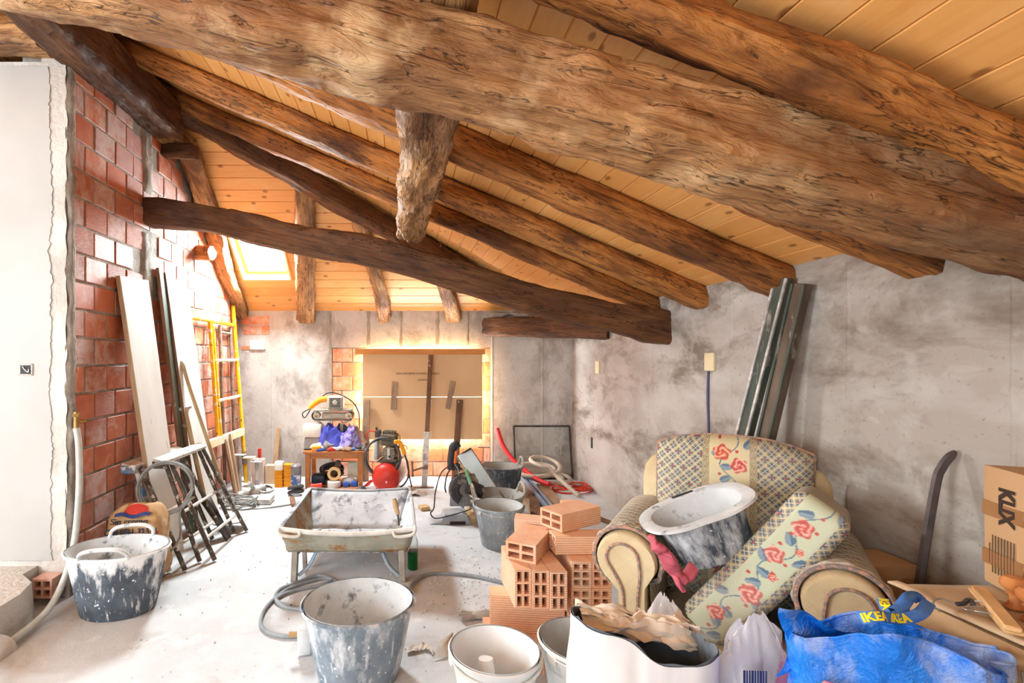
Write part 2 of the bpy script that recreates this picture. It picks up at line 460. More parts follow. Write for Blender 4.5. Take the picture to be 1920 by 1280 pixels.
while zc < 3.34:
    y = YWHITE+.045 - (.12 if row % 2 else .02)
    while y < WB-.02:
        ya, yb = max(y, YWHITE+.045), min(y+BL, WB-.005)
        lim = min(3.36, z2(yb)-.04, z2(ya)-.04)
        top = min(zc+BH, lim)
        skip = 3.93 < (ya+yb)/2 < 4.12 and (zc > 1.75 and not 2.45 < zc < 2.9 or zc > 2.9)
        if yb-ya > .04 and top-zc > .03 and not skip:
            lay(wl, _bm, (WL-.025+rnd.uniform(-.004, .003), (ya+yb)/2, (zc+top)/2), (1, (yb-ya)/BL, (top-zc)/BH), (0, rnd.uniform(-.006, .006), rnd.uniform(-.01, .01)))
        y += BL+JT
    zc += BH+JT; row += 1
def mort(y0, y1, za, zb, seed, n=16, x=WL):
    def fn(u, v):
        y = y0+(y1-y0)*u; z = za+(zb-za)*v
        e = min(u, 1-u, 1)*2
        y += .02*nz((y, z, seed), 9)*(1 if 0 < u < 1 else 1.6)
        return (x-.012+.024*min(1, 5*min(u, 1-u))+.012*nz((y, z, seed), 14), y, z)
    return sheet(fn, 9, n*2)
struct('wall_left_mortar', mort(3.93, 4.13, 1.72, 2.5, 4), M_mortar, smooth=70)
struct('wall_left_mortar_upper', mort(3.95, 4.12, 2.83, 3.4, 8), M_mortar, smooth=70)
struct('wall_left_edge', mort(YWHITE-.0, YWHITE+.06, .2, 3.36, 12, 40), M_mortar, smooth=70)

# ------------------------------------------------------------------ white partition on the step
wp = struct('wall_partition', boxz(XFAR, WL-.02, YWHITE, YWHITE+.12, .1, 3.335), M_concrete)
def ragged_panel():
    N = 300; left = []; right = []
    V = []
    for i in range(N+1):
        t = i/N; z = .245+(3.30-.245)*t
        w = -2.19+.022*nz((0, z, 0), 1.3, 3)+.014*nz((0, z, 0), 6, 5)+.010*nz((0, z, 0), 23, 7)+.008*nz((0, z, 0), 60, 9)
        for yy in (YWHITE-.012, YWHITE+.01): V += [Vector((XFAR, yy, z+.012*nz((1, z, 0), 3))), Vector((w, yy, z))]
    Fc = []
    for i in range(N):
        a, b = 4*i, 4*i+4
        Fc += [(a, a+1, b+1, b), (a+1, a+3, b+3, b+1)]
    return V, Fc
pn = obj('white_skim_coat', ragged_panel(), M_white, wp, smooth=30)
def grey_band():
    def fn(u, v):
        z = .16+(3.37-.16)*v
        e = .03*nz((0, z, 0), 5, 11)+.012*nz((0, z, 0), 22, 13)
        x = -2.25+(.155+(.012*nz((0, z, 0), 12, 2) if u > .8 else 0))*u
        return (x, YWHITE-.006+.004*nz((x, z, 0), 30, 1), z+(e if v in (0, 1) else 0))
    return sheet(fn, 10, 90)
obj('grey_base_coat', grey_band(), M_concrete, wp, smooth=60)

# ------------------------------------------------------------------ back wall with the boarded window
BX0, BX1, BZ1 = -.915, 1.09, 1.625                 # bare-brick area
OX0, OX1, OZ0, OZ1 = -.47, .93, .53, 1.51          # window opening
wb = struct('wall_back', join(
    boxz(WL-.2, BX0, WB, WB+.25, 0, 2.12), boxz(BX1, WR+.2, WB, WB+.25, 0, 2.12), boxz(BX0, BX1, WB, WB+.25, BZ1, 2.12)), M_plaster_b)
struct('wall_back_core', join(boxz(BX0, OX0, WB+.03, WB+.25, 0, BZ1), boxz(OX1, BX1, WB+.03, WB+.25, 0, BZ1),
    boxz(OX0, OX1, WB+.03, WB+.25, 0, OZ0), boxz(OX0, OX1, WB+.03, WB+.25, OZ1, BZ1)), M_mortar)
_bm2 = mesh('brick', rough_up(box(.243, .05, BH, .004, 1), .002, 9, 8), M_brick_b, 30)
zc = .01; row = 0
while zc < BZ1-.03:
    x = BX0+.01-(.13 if row % 2 else .0)
    while x < BX1-.02:
        xa, xb = max(x, BX0+.008), min(x+.243, BX1-.008); top = min(zc+BH, BZ1-.008)
        segs = [(xa, xb)]
        if zc < OZ1 and top > OZ0:
            segs = [(xa, min(xb, OX0))] if xa < OX0 else [(max(xa, OX1), xb)]
            if xa < OX0 and xb > OX1: segs = []
        for a, b in segs:
            if b-a > .03:
                lay(wb, _bm2, ((a+b)/2, WB+.045+rnd.uniform(-.003, .003), (zc+top)/2), ((b-a)/.243, 1, (top-zc)/BH), (rnd.uniform(-.008, .008), 0, 0))
        x += .243+.012
    zc += BH+JT; row += 1
for (xa, xb, za, zb) in ((-2.03, -1.86, 1.79, 1.90), (-1.85, -1.70, 1.79, 1.90), (-1.93, -1.70, 1.915, 2.02), (-2.05, -1.945, 1.915, 2.02), (-2.05, -1.90, 1.60, 1.645)):   # bare bricks in the upper corner
    lay(wb, _bm2, ((xa+xb)/2, WB+.017, (za+zb)/2), ((xb-xa)/.243, 1, (zb-za)/BH))
def strip(parent, x0, x1, za, zb, axis, depth=.004, mat=None, seed=0, name='screed_line'):
    n = max(6, int((zb-za)/.05))
    def fn(u, v):
        z = za+(zb-za)*v; w = (x1-x0)/2; c = (x0+x1)/2+.004*nz((z, seed, 0), 5)
        t = (u*2-1)*w*(1+.6*nz((z, seed, 3), 14))
        d = depth*(1-abs(u*2-1)**2)-.001+.002*nz((z, u, seed), 25)
        return (c+t, WB-d, z) if axis == 'b' else (WR-d, c+t, z)
    return obj(name, sheet(fn, 5, n), mat or M_plaster, parent, smooth=70)
for x, w, za, zb, mt in ((-1.667, .03, .0, 2.08, M_plaster_b), (-.93, .03, 0, 2.08, M_mortar), (1.11, .03, 0, 2.0, M_plaster_b), (1.74, .03, .0, 1.85, M_plaster_b),
                 (-.45, .05, 1.66, 2.08, M_mortar), (-.04, .04, 1.64, 2.08, M_mortar), (.42, .05, 1.66, 2.08, M_mortar), (.80, .04, 1.66, 2.08, M_mortar)):
    strip(wb, x-w/2, x+w/2, za, zb, 'b', .006, mt, x)

# ------------------------------------------------------------------ right wall, rear walls
wr = struct('wall_right', boxz(WR, WR+.25, WF, WB+.2, 0, 2.03), M_plaster)
for y in (5.55, 4.95, 4.29, 3.96, 3.21, 2.364, 1.72): strip(wr, y-.013, y+.013, 0, 2.0, 'r', .005, M_plaster, y)
struct('wall_front', join(boxz(XFAR, -3.7, WF-.2, WF, 0, 3.4), boxz(-1.3, WR+.2, WF-.2, WF, 0, 3.6), boxz(-3.7, -1.3, WF-.2, WF, 0, .9), boxz(-3.7, -1.3, WF-.2, WF, 2.6, 3.9)), M_white)
struct('wall_beyond', boxz(XFAR, WL-.25, 5.6, 5.7, 0, 3.9), M_white)
struct('wall_far_left', join(boxz(XFAR-.2, XFAR, WF, -.55, 0, 2.8), boxz(XFAR-.2, XFAR, 1.65, 5.7, 0, 2.8), boxz(XFAR-.2, XFAR, -.55, 1.65, 0, .9), boxz(XFAR-.2, XFAR, -.55, 1.65, 2.6, 2.8)), M_white)

# ------------------------------------------------------------------ boarded ceiling
def ceil_deck():
    e = .035; V = []; Fc = []
    def quad(*p):
        o = len(V); V.extend(Vector(q) for q in p); Fc.append(tuple(range(o, o+len(p))))
    quad((WR+.3, WF-.2, z1(WR+.3)+e), (WR+.3, WB+.3, z1(WR+.3)+e), (-2.1, hipY(-2.1), z1(-2.1)+e), (-2.1, WF-.2, z1(-2.1)+e))
    quad((-2.1, WF-.2, z1(-2.1)+e), (-2.1, WB, z1(-2.1)+e), (XFAR-.2, WB, z3(XFAR-.2)+e), (XFAR-.2, WF-.2, z3(XFAR-.2)+e))
    x0, x1, ya, yb = SKY
    def p2(x, y): return (x, y, z2(y)+e)
    yt = hipY(-2.1)
    quad(p2(-2.4, yt), p2(x0, yt), p2(x0, WB+.3), p2(-2.4, WB+.3))
    quad(p2(x0, yt), p2(x1, yt), p2(x1, ya), p2(x0, ya)); quad(p2(x0, yb), p2(x1, yb), p2(x1, WB+.3), p2(x0, WB+.3))
    quad(p2(x1, yt-.1), p2(hipX(yt-.1)+.4, yt-.1), p2(WR+.3, WB-.1), p2(WR+.3, WB+.3), p2(x1, WB+.3))
    return V, Fc
ceil = struct('ceiling', ceil_deck(), M_deck)
def plank(pts, n, width_dir, mat, th=.022):
    # pts: two lower long edges ((a0,a1),(b0,b1)) seen from the room; chamfered like tongue-and-groove boards
    (a0, a1), (b0, b1) = [[Vector(p) for p in e] for e in pts]
    c = (a0+a1+b0+b1)/4
    w = Vector(width_dir).normalized(); ch = .005
    rings = []
    for a, b in ((a0, b0), (a1, b1)):
        rings.append([a+n*.007-c, a+w*ch-c, b-w*ch-c, b+n*.007-c, b+n*th-c, a+n*th-c])
    o = obj('plank', loft(rings), mat, ceil, loc=c, smooth=0)
    return o
n1 = Vector((S1, 0, 1)).normalized(); n2 = Vector((0, S2, 1)).normalized(); n3 = Vector((-S3, 0, 1)).normalized()
PW = .130
dx = PW*math.cos(math.atan(S1)); x = WR+.02
while x > -2.08:
    xb = max(x-dx, -2.1)
    plank((((x, WF, z1(x)), (x, hipY(x), z1(x))), ((xb, WF, z1(xb)), (xb, hipY(xb), z1(xb)))), n1, (xb-x, 0, z1(xb)-z1(x)), M_plank_y)
    x -= dx
dy = .104; y = WB; k = 0
while y > hipY(-2.1)+.01:
    ya = max(y-dy, hipY(-2.1)); spans = [(-2.12, None)]
    if SKY[2]-.02 < (y+ya)/2 < SKY[3]: spans = [(-2.12, SKY[0]), (SKY[1], None)]
    for xa, xb in spans:
        e0, e1 = (hipX(y), hipX(ya)) if xb is None else (xb, xb)
        plank((((xa, y, z2(y)), (e0, y, z2(y))), ((xa, ya, z2(ya)), (e1, ya, z2(ya)))), n2, (0, ya-y, z2(ya)-z2(y)), M_plank_x)
    y -= dy
x = -2.1
while x > XFAR+.1:
    xb = x-.16
    plank((((x, WF, z3(x)), (x, 5.6, z3(x))), ((xb, WF, z3(xb)), (xb, 5.6, z3(xb)))), n3, (xb-x, 0, z3(xb)-z3(x)), M_plank_y)
    x = xb

# skylight: lining boards, sash and pane
M_pine = wood('pale_pine', C(238, 200, 140), C(222, 176, 112), 0, 60, bump=.15, rough=.5)
def glass_mat():
    m = bpy.data.materials.new('clear_glass'); m.use_nodes = True; n = m.node_tree.nodes; n.clear()
    o = n.new('ShaderNodeOutputMaterial'); tr = n.new('ShaderNodeBsdfTransparent'); gl = n.new('ShaderNodeBsdfGlossy'); mx = n.new('ShaderNodeMixShader')
    tr.inputs[0].default_value = (.93, .95, .94, 1); gl.inputs['Roughness'].default_value = .08; mx.inputs[0].default_value = .07
    for a, b in ((tr.outputs[0], mx.inputs[1]), (gl.outputs[0], mx.inputs[2]), (mx.outputs[0], o.inputs[0])): m.node_tree.links.new(a, b)
    return m
M_glass = glass_mat()
sk = bpy.data.objects.new('window_1', None); COL.objects.link(sk); sk['kind'] = 'structure'
x0, x1, ya, yb = SKY
sk.location = ((x0+x1)/2, _sy, z2(_sy)); sk.rotation_euler = (-math.atan(S2), 0, 0)
hw, hl = (x1-x0)/2, (yb-ya)/2/math.cos(math.atan(S2))
for gx, gy, sx_, sy_ in ((-hw+.012, 0, .024, 2*hl), (hw-.012, 0, .024, 2*hl), (0, hl-.012, 2*hw-.05, .024), (0, -hl+.012, 2*hw-.05, .024)):
    obj('lining_board', box(sx_, sy_, .16, .003, 1, gx, gy, .055), M_pine, sk)
obj('sash', join(*[box(sx_, sy_, .035, .004, 1, gx, gy, .09) for gx, gy, sx_, sy_ in ((-hw+.05, 0, .045, 2*hl-.06), (hw-.05, 0, .045, 2*hl-.06), (0, hl-.05, 2*hw-.12, .045), (0, -hl+.05, 2*hw-.12, .045))]), M_pine, sk)
obj('pane', box(2*hw-.09, 2*hl-.09, .004, 0, 1, 0, 0, .09), M_glass, sk)
# ------------------------------------------------------------------ old oak timbers
def beam(name, pts, w, h, mat, label, seed=1, wob=.018, fine=.006, rings_per_m=26, seg=28, sq=4.5, taper=(1, 1), dents=(), cat='beam', group=None):
    path = spline(pts, 14) if len(pts) > 2 else [Vector(pts[0]).lerp(Vector(pts[1]), i/20) for i in range(21)]
    # resample evenly
    cum = [0]
    for a, b in zip(path, path[1:]): cum.append(cum[-1]+(b-a).length)
    L = cum[-1]; n = max(12, int(L*rings_per_m)); res = []; j = 0
    for i in range(n+1):
        d = L*i/n
        while j < len(cum)-2 and cum[j+1] < d: j += 1
        t = (d-cum[j])/max(1e-9, cum[j+1]-cum[j]); res.append(path[j].lerp(path[j+1], t))
    a, b = res[0], res[-1]
    X = (b-a).normalized(); up = Vector((0, 0, 1)) if abs(X.z) < .93 else Vector((0, 1, 0))
    Y = up.cross(X).normalized(); Z = X.cross(Y)
    R = Matrix(((X.x, Y.x, Z.x), (X.y, Y.y, Z.y), (X.z, Y.z, Z.z)))
    Ri = R.transposed(); rings = []
    for i, p in enumerate(res):
        q = Ri @ (p-a); t = i/n
        tn = (Ri @ (res[min(n, i+1)]-res[max(0, i-1)])).normalized()
        sy_ = Vector((0, 0, 1)).cross(tn).normalized(); sz_ = tn.cross(sy_)
        k = taper[0]+(taper[1]-taper[0])*t
        k *= 1+.10*nz((q.x, 0, 0), 1.6, seed)+.05*nz((q.x, 0, 0), 4.5, seed+4)
        ring = []
        for s in range(seg):
            th = 2*math.pi*(s+.5)/seg; c, sn = math.cos(th), math.sin(th)
            rr = 1/((abs(c)**sq+abs(sn)**sq)**(1/sq))
            yy, zz = rr*c*w/2*k, rr*sn*h/2*k
            lp = Vector((q.x*.9, c*.5, sn*.5))
            dsp = wob*(nz(lp, 2.2, seed+9)*1.2+nz(lp, 6.5, seed+19)*.55)+fine*(nz((q.x*2.0, c*2, sn*2), 7, seed+29))
            g = abs(nz((q.x*1.2, c*3.2, sn*3.2), 2.6, seed+50))
            if g < .045: dsp -= fine*1.6*(1-g/.045)
            for (dt, dth, rad, dep) in dents:
                e = ((q.x-dt*L)/rad)**2+(((th-dth+math.pi) % (2*math.pi)-math.pi)*max(w, h)/2/rad)**2
                if e < 1: dsp -= dep*(1-e)
            f = 1+dsp/(max(w, h)/2)
            ring.append(q+sy_*(yy*f)+sz_*(zz*f))
        rings.append(ring)
    for ring, sgn in ((rings[0], -1), (rings[-1], 1)):
        for v in ring: v.x += .02*nz((v.y*6, v.z*6, seed), 3, seed)
    o = obj(name, loft(rings), mat, loc=a, smooth=50)
    o.rotation_euler = R.to_euler()
    return tag(o, label, cat, group)

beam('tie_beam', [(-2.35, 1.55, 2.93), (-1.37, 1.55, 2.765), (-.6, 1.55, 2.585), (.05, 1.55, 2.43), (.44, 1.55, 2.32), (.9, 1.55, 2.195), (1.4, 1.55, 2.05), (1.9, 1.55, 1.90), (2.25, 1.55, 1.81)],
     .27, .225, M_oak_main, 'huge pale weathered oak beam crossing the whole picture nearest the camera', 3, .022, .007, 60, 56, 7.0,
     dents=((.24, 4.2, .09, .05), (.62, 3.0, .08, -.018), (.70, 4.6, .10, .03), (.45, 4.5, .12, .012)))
def raf(y, xa, xb, drop=.09): return [(xa, y, z1(xa)-drop), ((xa+xb)/2, y, z1((xa+xb)/2)-drop-.012), (xb, y, z1(xb)-drop)]
beam('rafter', [(-1.9, 1.42, z1(-1.9)-.1), (.2, 1.42, z1(.2)-.1), (.75, 1.42, z1(.75)-.115), (1.2, 1.40, z1(1.2)-.12), (1.7, 1.42, z1(1.7)-.10), (2.25, 1.42, z1(2.25)-.08)], .16, .15, M_oak_raf, 'thick dark rafter under the boards at the top right, above the nearest beam', 11, .02, .007, 40, 40, 3.4)
beam('rafter', raf(2.02, -1.9, 2.14, .09), .19, .18, M_oak_raf, 'rafter mostly hidden behind the nearest big beam, ending on the right wall', 21, .016, sq=3.6)
beam('rafter', raf(2.78, -1.95, 2.13, .082), .185, .165, M_oak_raf, 'rounded orange-brown rafter ending above the two leaning dark timbers', 31, .016, sq=3.2, taper=(.95, 1.08))
beam('rafter', raf(3.53, -1.98, 2.13, .078), .165, .155, M_oak_raf, 'slim rafter in the middle of the roof slope, ending right of the far tie beam', 41, .014, sq=3.4)
beam('rafter', raf(4.17, -1.9, 2.13, .075), .16, .15, M_oak_raf, 'farthest rafter of the right slope, running just over the far tie beam', 51, .016, sq=3.0)
beam('tie_beam', [P(268, 398, 4.05), P(400, 412, 4.05), P(560, 450, 4.05), P(700, 474, 4.05), P(860, 520, 4.05), P(1000, 562, 4.05), P(1140, 594, 4.05), P(1252, 617, 4.05)],
     .20, .22, M_oak_dark, 'dark brown bowed tie beam spanning from brick wall to right wall', 61, .014, .004, 40, 40, 9, taper=(.92, 1.1))
beam('joist', [(.085, 1.62, 2.50), (.10, 2.3, 2.495), (.075, 3.0, 2.53), (.055, 4.08, 2.56)], .20, .22, M_oak_pale, 'short pale gnarled joist joining the two tie beams, ragged at its far end', 71, .035, .012, 44, 40, 4, taper=(.92, 1.12))
beam('joist', [(.11, 1.55, 2.60), (.11, -2.1, 2.64)], .22, .17, M_oak_pale, 'grey joist end resting on top of the nearest big beam', 75, .02)
beam('hip_beam', [(-2.12, 4.06, z1(-2.12)-.13), (-1.0, 4.66, z1(-1)-.135), (0, 5.2, z1(0)-.15), (.8, 5.62, z1(.8)-.16), (1.62, 6.06, z1(1.62)-.12)], .19, .21, M_oak_hip, 'dark hip rafter running from the brick wall down to the far right corner', 81, .02)
beam('ridge_beam', [(-2.0, WF, 3.50), (-2.0, 1.5, 3.48), (-2.01, 2.9, 3.46), (-1.985, 4.15, 3.50)], .24, .30, M_oak_hip, 'dark ridge timber lying along the top of the brick wall', 91, .02, .008, 40, 36, 9)
beam('wall_plate', [(-3.6, 2.96, 3.44), (-2.9, 2.96, 3.42), (-2.17, 2.99, 3.43)], .2, .17, M_oak_pale, 'pale timber lying on top of the white partition', 95, .016)
beam('back_rafter', [P(300, 238, 4.16), P(352, 290, 4.5), P(392, 400, 5.05), P(418, 505, 5.6), P(447, 572, 6.12), P(453, 588, 6.27)], .20, .17, M_oak_pale, 'curved cracked rafter against the brick wall beside the skylight', 101, .026, .008, 40, 32, 3.2)
def p2c(u, y, drop=.07):
    x = (u-U0)*y/FPX; return Vector((x, y, z2(y)-drop))
beam('back_rafter', [p2c(570, 4.72), p2c(572, 5.4), p2c(574, 6.27)], .215, .17, M_oak_pale, 'straight thick rafter right of the skylight', 111, .022, .008, sq=3.6)
beam('back_rafter', [p2c(676, 5.1), p2c(695, 5.5), p2c(712, 5.85), p2c(722, 6.27)], .155, .16, M_oak_pale, 'gnarled thin rafter above the orange lintel', 121, .03, .01, sq=3)
beam('back_rafter', [p2c(812, 5.35), p2c(834, 5.8), p2c(852, 6.27)], .185, .17, M_oak_pale, 'short smooth rafter nearest the far right corner', 131, .014, sq=3.6)
beam('corner_brace', [(1.04, 6.26, 1.885), (1.5, 5.8, 1.855), (2.14, 5.14, 1.80)], .19, .225, M_oak_dark, 'squared timber set across the far right corner under the hip', 141, .012, .005, sq=7)
beam('beam_stub', [(-2.12, 4.32, 3.30), (-1.80, 4.28, 3.27)], .13, .12, M_oak_hip, 'short dark timber stub poking from the top of the brick wall', 151, .014, sq=3)
beam('log_stub', [(-2.13, 5.02, 2.56), (-1.93, 4.98, 2.545)], .14, .14, M_oak_raf, 'round log end sticking out of the brick wall by the skylight', 161, .006, sq=2.1)
def pack(u0, u1, y, seed):
    pts = [(1.10, 6.2, 2.02), (1.30, 6.08, 2.03), (1.5, 5.9, 2.0)]
    return rough_up(tube(pts, .055, 12, 6, flat=.7), .03, 9, seed)
struct('trim_2', pack(0, 0, 0, 3), M_mortar, smooth=60)
# ------------------------------------------------------------------ object materials
M_whiteboard = surf('white_painted_board', C(232, 228, 221), C(214, 208, 199), 5, stretch=(1, 1, .25), rough=.7, dust=C(150, 128, 104), dscale=11, dlo=.68, dhi=.74, bump=.3, bscale=30)
M_edgewood = wood('board_edge', C(196, 166, 132), C(168, 136, 102), 2, 40, bump=.3)
M_greenboard = wood('green_board', C(70, 96, 84), C(96, 104, 84), 2, 40, bump=.3, patch=C(140, 120, 92))
M_brownedge = wood('brown_edge', C(150, 112, 88), C(118, 84, 64), 2, 40, bump=.4, patch=C(190, 170, 150))
M_yellow = surf('yellow_paint', C(240, 186, 28), C(228, 168, 14), 8, rough=.5, dust=C(232, 226, 214), dscale=16, dlo=.56, dhi=.64, bump=.2, dust2=C(120, 84, 40), d2scale=22, d2lo=.66, d2hi=.7)
M_whitebar = surf('plaster_splashed_bar', C(240, 236, 228), C(232, 206, 140), 7, rough=.7, bump=.3)
M_crust = surf('plaster_crust', C(232, 229, 222), C(206, 200, 190), 9, rough=.8, bump=.5)
M_rustpole = surf('rusty_steel', C(120, 96, 80), C(150, 130, 114), 14, rough=.7, metal=.2, bump=.4)
M_handle = wood('tool_handle', C(206, 180, 142), C(182, 152, 112), 2, 40, bump=.15, rough=.6)
M_dustmetal = surf('dusty_steel', C(196, 192, 188), C(164, 160, 156), 10, rough=.55, metal=.3, bump=.3, dust=C(226, 222, 216), dscale=9)
M_darksteel = surf('dark_steel', C(70, 66, 64), C(98, 92, 88), 12, rough=.55, metal=.5, bump=.3)
M_trestle = surf('trestle_paint', C(104, 94, 84), C(76, 68, 62), 18, rough=.7, bump=.5, dust=C(206, 200, 192), dscale=20, dlo=.56, dhi=.62)
M_trestle_blue = surf('trestle_blue_paint', C(84, 130, 176), C(120, 110, 100), 14, lo=.45, hi=.6, rough=.65, bump=.5, dust=C(214, 212, 208), dscale=18, dlo=.5, dhi=.58)
M_trestle_top = surf('trestle_top_board', C(222, 216, 208), C(190, 180, 168), 9, rough=.8, bump=.4, dust=C(120, 112, 104), dscale=22, dlo=.64, dhi=.7)
M_cable_grey = surf('grey_cable', C(148, 148, 144), C(128, 128, 124), 20, rough=.6, bump=.1)
M_conduit = surf('conduit', C(206, 208, 202), C(190, 192, 186), 20, rough=.5, bump=.05)
M_brass = surf('brass', C(178, 140, 84), C(150, 112, 62), 20, rough=.4, metal=.7)
M_kraft = surf('kraft_sack', C(196, 158, 112), C(178, 138, 94), 8, rough=.85, bump=.5, bscale=16, dust=C(216, 196, 166), dscale=7, dlo=.55, dhi=.7)
M_ink = surf('navy_ink', C(44, 48, 72), rough=.8, bump=0)
M_red_ink = surf('red_ink', C(196, 60, 48), rough=.8, bump=0)
M_blue_ink = surf('blue_ink', C(52, 66, 120), rough=.8, bump=0)
def tub_mat(name, c1, c2, whites, lo, hi, dscale=6, base=None):
    g = NG(name); co = g.coord((1, 1, 1), 9); co2 = g.coord((1, 1, .35), 9)
    col = g.mix(g.ramp(g.noise(co, 9, 5, .6), .35, .65), c1, c2)
    z = g.sep(g.tc.outputs['Object'])[2]
    k = g.math('ADD', g.noise(co2, dscale, 7, .68), g.math('MULTIPLY', g.math('SUBTRACT', z, .2), base or .0))
    f = g.ramp(k, lo, hi)
    col = g.mix(f, col, whites)
    col = g.mix(g.math('MULTIPLY', g.ramp(g.noise(g.coord((1, 1, .12), 4), 34, 4, .6), .60, .68), .65), col, whites)
    col = g.mix(g.ramp(g.noise(co, 48, 3, .5), .66, .70), col, whites)
    g.bump(g.math('ADD', g.noise(co, 60, 4), f), .35, .004)
    return g.out(col, .75, 0, .3)
M_tub_l = tub_mat('tub_black_plaster', C(70, 78, 88), C(96, 106, 116), C(236, 236, 236), .50, .60, 7, 1.1)
M_tub_f = tub_mat('tub_grey_scratched', C(112, 126, 138), C(142, 154, 164), C(226, 228, 230), .48, .68, 10, .3)
M_tub_in = surf('tub_inside', C(222, 223, 223), C(196, 199, 200), 6, rough=.85, bump=.4, dust=C(120, 124, 128), dscale=13, dlo=.57, dhi=.68)
M_socket = surf('black_plastic', C(38, 38, 40), C(50, 50, 52), 20, rough=.6)
M_plate = surf('ivory_plate', C(232, 218, 178), C(226, 210, 168), 5, rough=.4, bump=0)
M_plate_w = surf('white_plastic', C(240, 240, 240), C(232, 232, 232), 5, rough=.4, bump=0)

# ------------------------------------------------------------------ fittings on the walls
t = thing('socket_box', 'small black electrical back box set in the white partition', 'socket', (-2.337, YWHITE-.014, 1.425))
obj('frame', join(box(.085, .012, .010, .002, 1, 0, 0, .032), box(.085, .012, .010, .002, 1, 0, 0, -.032), box(.010, .012, .07, .002, 1, .037, 0, 0), box(.010, .012, .07, .002, 1, -.037, 0, 0)), M_concrete, t)
obj('box', box(.066, .010, .056, .002, 1), M_socket, t)
obj('wire', tube([(-.02, -.005, .02), (.005, -.02, 0), (.02, -.012, -.015), (.028, -.02, .005)], .0025, 6), M_plate_w, t)
solo('junction_plate', boxz(-1.94, -1.75, WB-.025, WB+.001, 1.60, 1.72, .004), M_plate_w, 'white junction plate high on the back wall left of the window', 'plate')
t = thing('switch_plate', 'cream blank plate on the right wall with a cable below', 'plate', (WR, 3.42, 1.47))
obj('cover', box(.018, .105, .125, .004, 2, -.008), M_plate, t)
obj('cable', tube([(-.006, .02, -.06), (-.010, .022, -.25), (-.006, .018, -.5), (-.02, .02, -.75), (-.012, .02, -1.1)], .008, 6), surf('violet_cable', C(92, 88, 120), rough=.5, bump=0), t)
solo('switch_plate', boxz(WR-.014, WR+.001, 5.36, 5.46, 1.325, 1.46, .003), M_plate, 'small narrow cream plate on the right wall near the far corner', 'plate')
solo('socket_hole', boxz(WR-.006, WR+.002, 5.56, 5.61, .48, .60, .001), M_socket, 'small dark slot chiselled low in the right wall', 'socket')

# ------------------------------------------------------------------ boards leaning on the brick wall
def leaning(name, bot, top, th, label, mat_face, mat_edge, cat='board'):
    # bot, top: (near point, far point) of the face toward the room
    b0, b1 = [Vector(p) for p in bot]; t0, t1 = [Vector(p) for p in top]
    n = (b1-b0).cross(t0-b0).normalized()
    if n.x > 0: n = -n
    base = (b0+b1)/2
    o = thing(name, label, cat, base)
    N = 24; ring = []
    V = []
    for i in range(N+1):
        s = i/N
        a = b0.lerp(t0, s)-base; b = b1.lerp(t1, s)-base
        a += Vector((0, .006*nz((s*9, 1, 2), 1.3), 0)); b += Vector((0, .006*nz((s*9, 5, 2), 1.3), 0))
        V += [a, b, b+n*th, a+n*th]
    Fc = []
    for i in range(N):
        p, q = 4*i, 4*i+4
        Fc += [(p, p+1, q+1, q), (p+1, p+2, q+2, q+1), (p+2, p+3, q+3, q+2)]
    Fc += [(0, 3, 2, 1), (4*N, 4*N+1, 4*N+2, 4*N+3)]
    obj('face_board', (V, Fc+[(4*i, 4*i+4, 4*i+7, 4*i+3) for i in range(N)]), mat_face, o, smooth=20)
    E = []; Ef = []
    w = (b1-b0).normalized()
    for i in range(N+1):
        s = i/N; a = V[4*i]; d = V[4*i+3]
        E += [a-w*.002-n*.001, a+w*.004-n*.001, d+w*.004, d-w*.002]
    for i in range(N):
        p, q = 4*i, 4*i+4; Ef += [(p, p+1, q+1, q), (p+2, p+3, q+3, q+2), (p+3, p, q, q+3)]
    obj('edge_strip', (E, Ef), mat_edge, o, smooth=20)
    return o
leaning('plank', ((-1.76, 3.60, .0), (-1.72, 3.87, .0)), ((-2.045, 3.565, 2.09), (-2.045, 3.965, 2.115)), .034,
        'wide white-painted plank leaning on the brick wall, nearest the camera', M_whiteboard, M_edgewood)
leaning('plank', ((-1.79, 4.165, .0), (-1.78, 4.215, .0)), ((-2.045, 4.13, 2.25), (-2.045, 4.20, 2.25)), .03,
        'narrow green-edged plank squeezed between two white boards', M_greenboard, M_brownedge)
leaning('plank', ((-1.74, 4.235, .0), (-1.72, 4.62, .0)), ((-2.035, 4.225, 2.225), (-2.035, 4.66, 2.16)), .045,
        'white board with a brown edge leaning behind the green-edged plank', M_whiteboard, M_brownedge)

# yellow scaffold frame leaning on the wall
def scaffold():
    base = Vector((-1.93, 5.3, 0)); t = thing('scaffold_frame', 'yellow steel scaffold frame leaning on the brick wall below the skylight', 'scaffold', base)
    def pt(y, z): return Vector((-1.90-.075*z, y, z))-base
    for y0, zt, m in ((4.62, 2.10, M_yellow), (5.96, 2.12, M_yellow)):
        obj('upright', tube([pt(y0, .0), pt(y0, zt)], .024, 12, smooth=False), m, t)
    for d in (-.045, .03):
        obj('upright', tube([pt(5.24+d, .62), pt(5.24+d, 1.87)], .020, 10, smooth=False), M_yellow, t)
    obj('top_rail', tube([pt(4.64, 1.885), pt(5.95, 1.885)], .02, 10, smooth=False), M_yellow, t)
    obj('bottom_rail', bar(pt(4.6, .64), pt(5.97, .61), .05, .085, .006), M_whitebar, t)
    for z in (1.47, 1.04): obj('rung', tube([pt(5.25, z), pt(5.95, z)], .017, 10, smooth=False), M_whitebar, t)
    for y0 in (4.62, 5.96): obj('collar', tube([pt(y0, .22), pt(y0, .36)], .030, 12, smooth=False), M_rustpole, t)
scaffold()
base = Vector((-1.96, 5.72, 0)); t = thing('scaffold_frame', 'rusty bare scaffold frame standing behind the yellow one', 'scaffold', base)
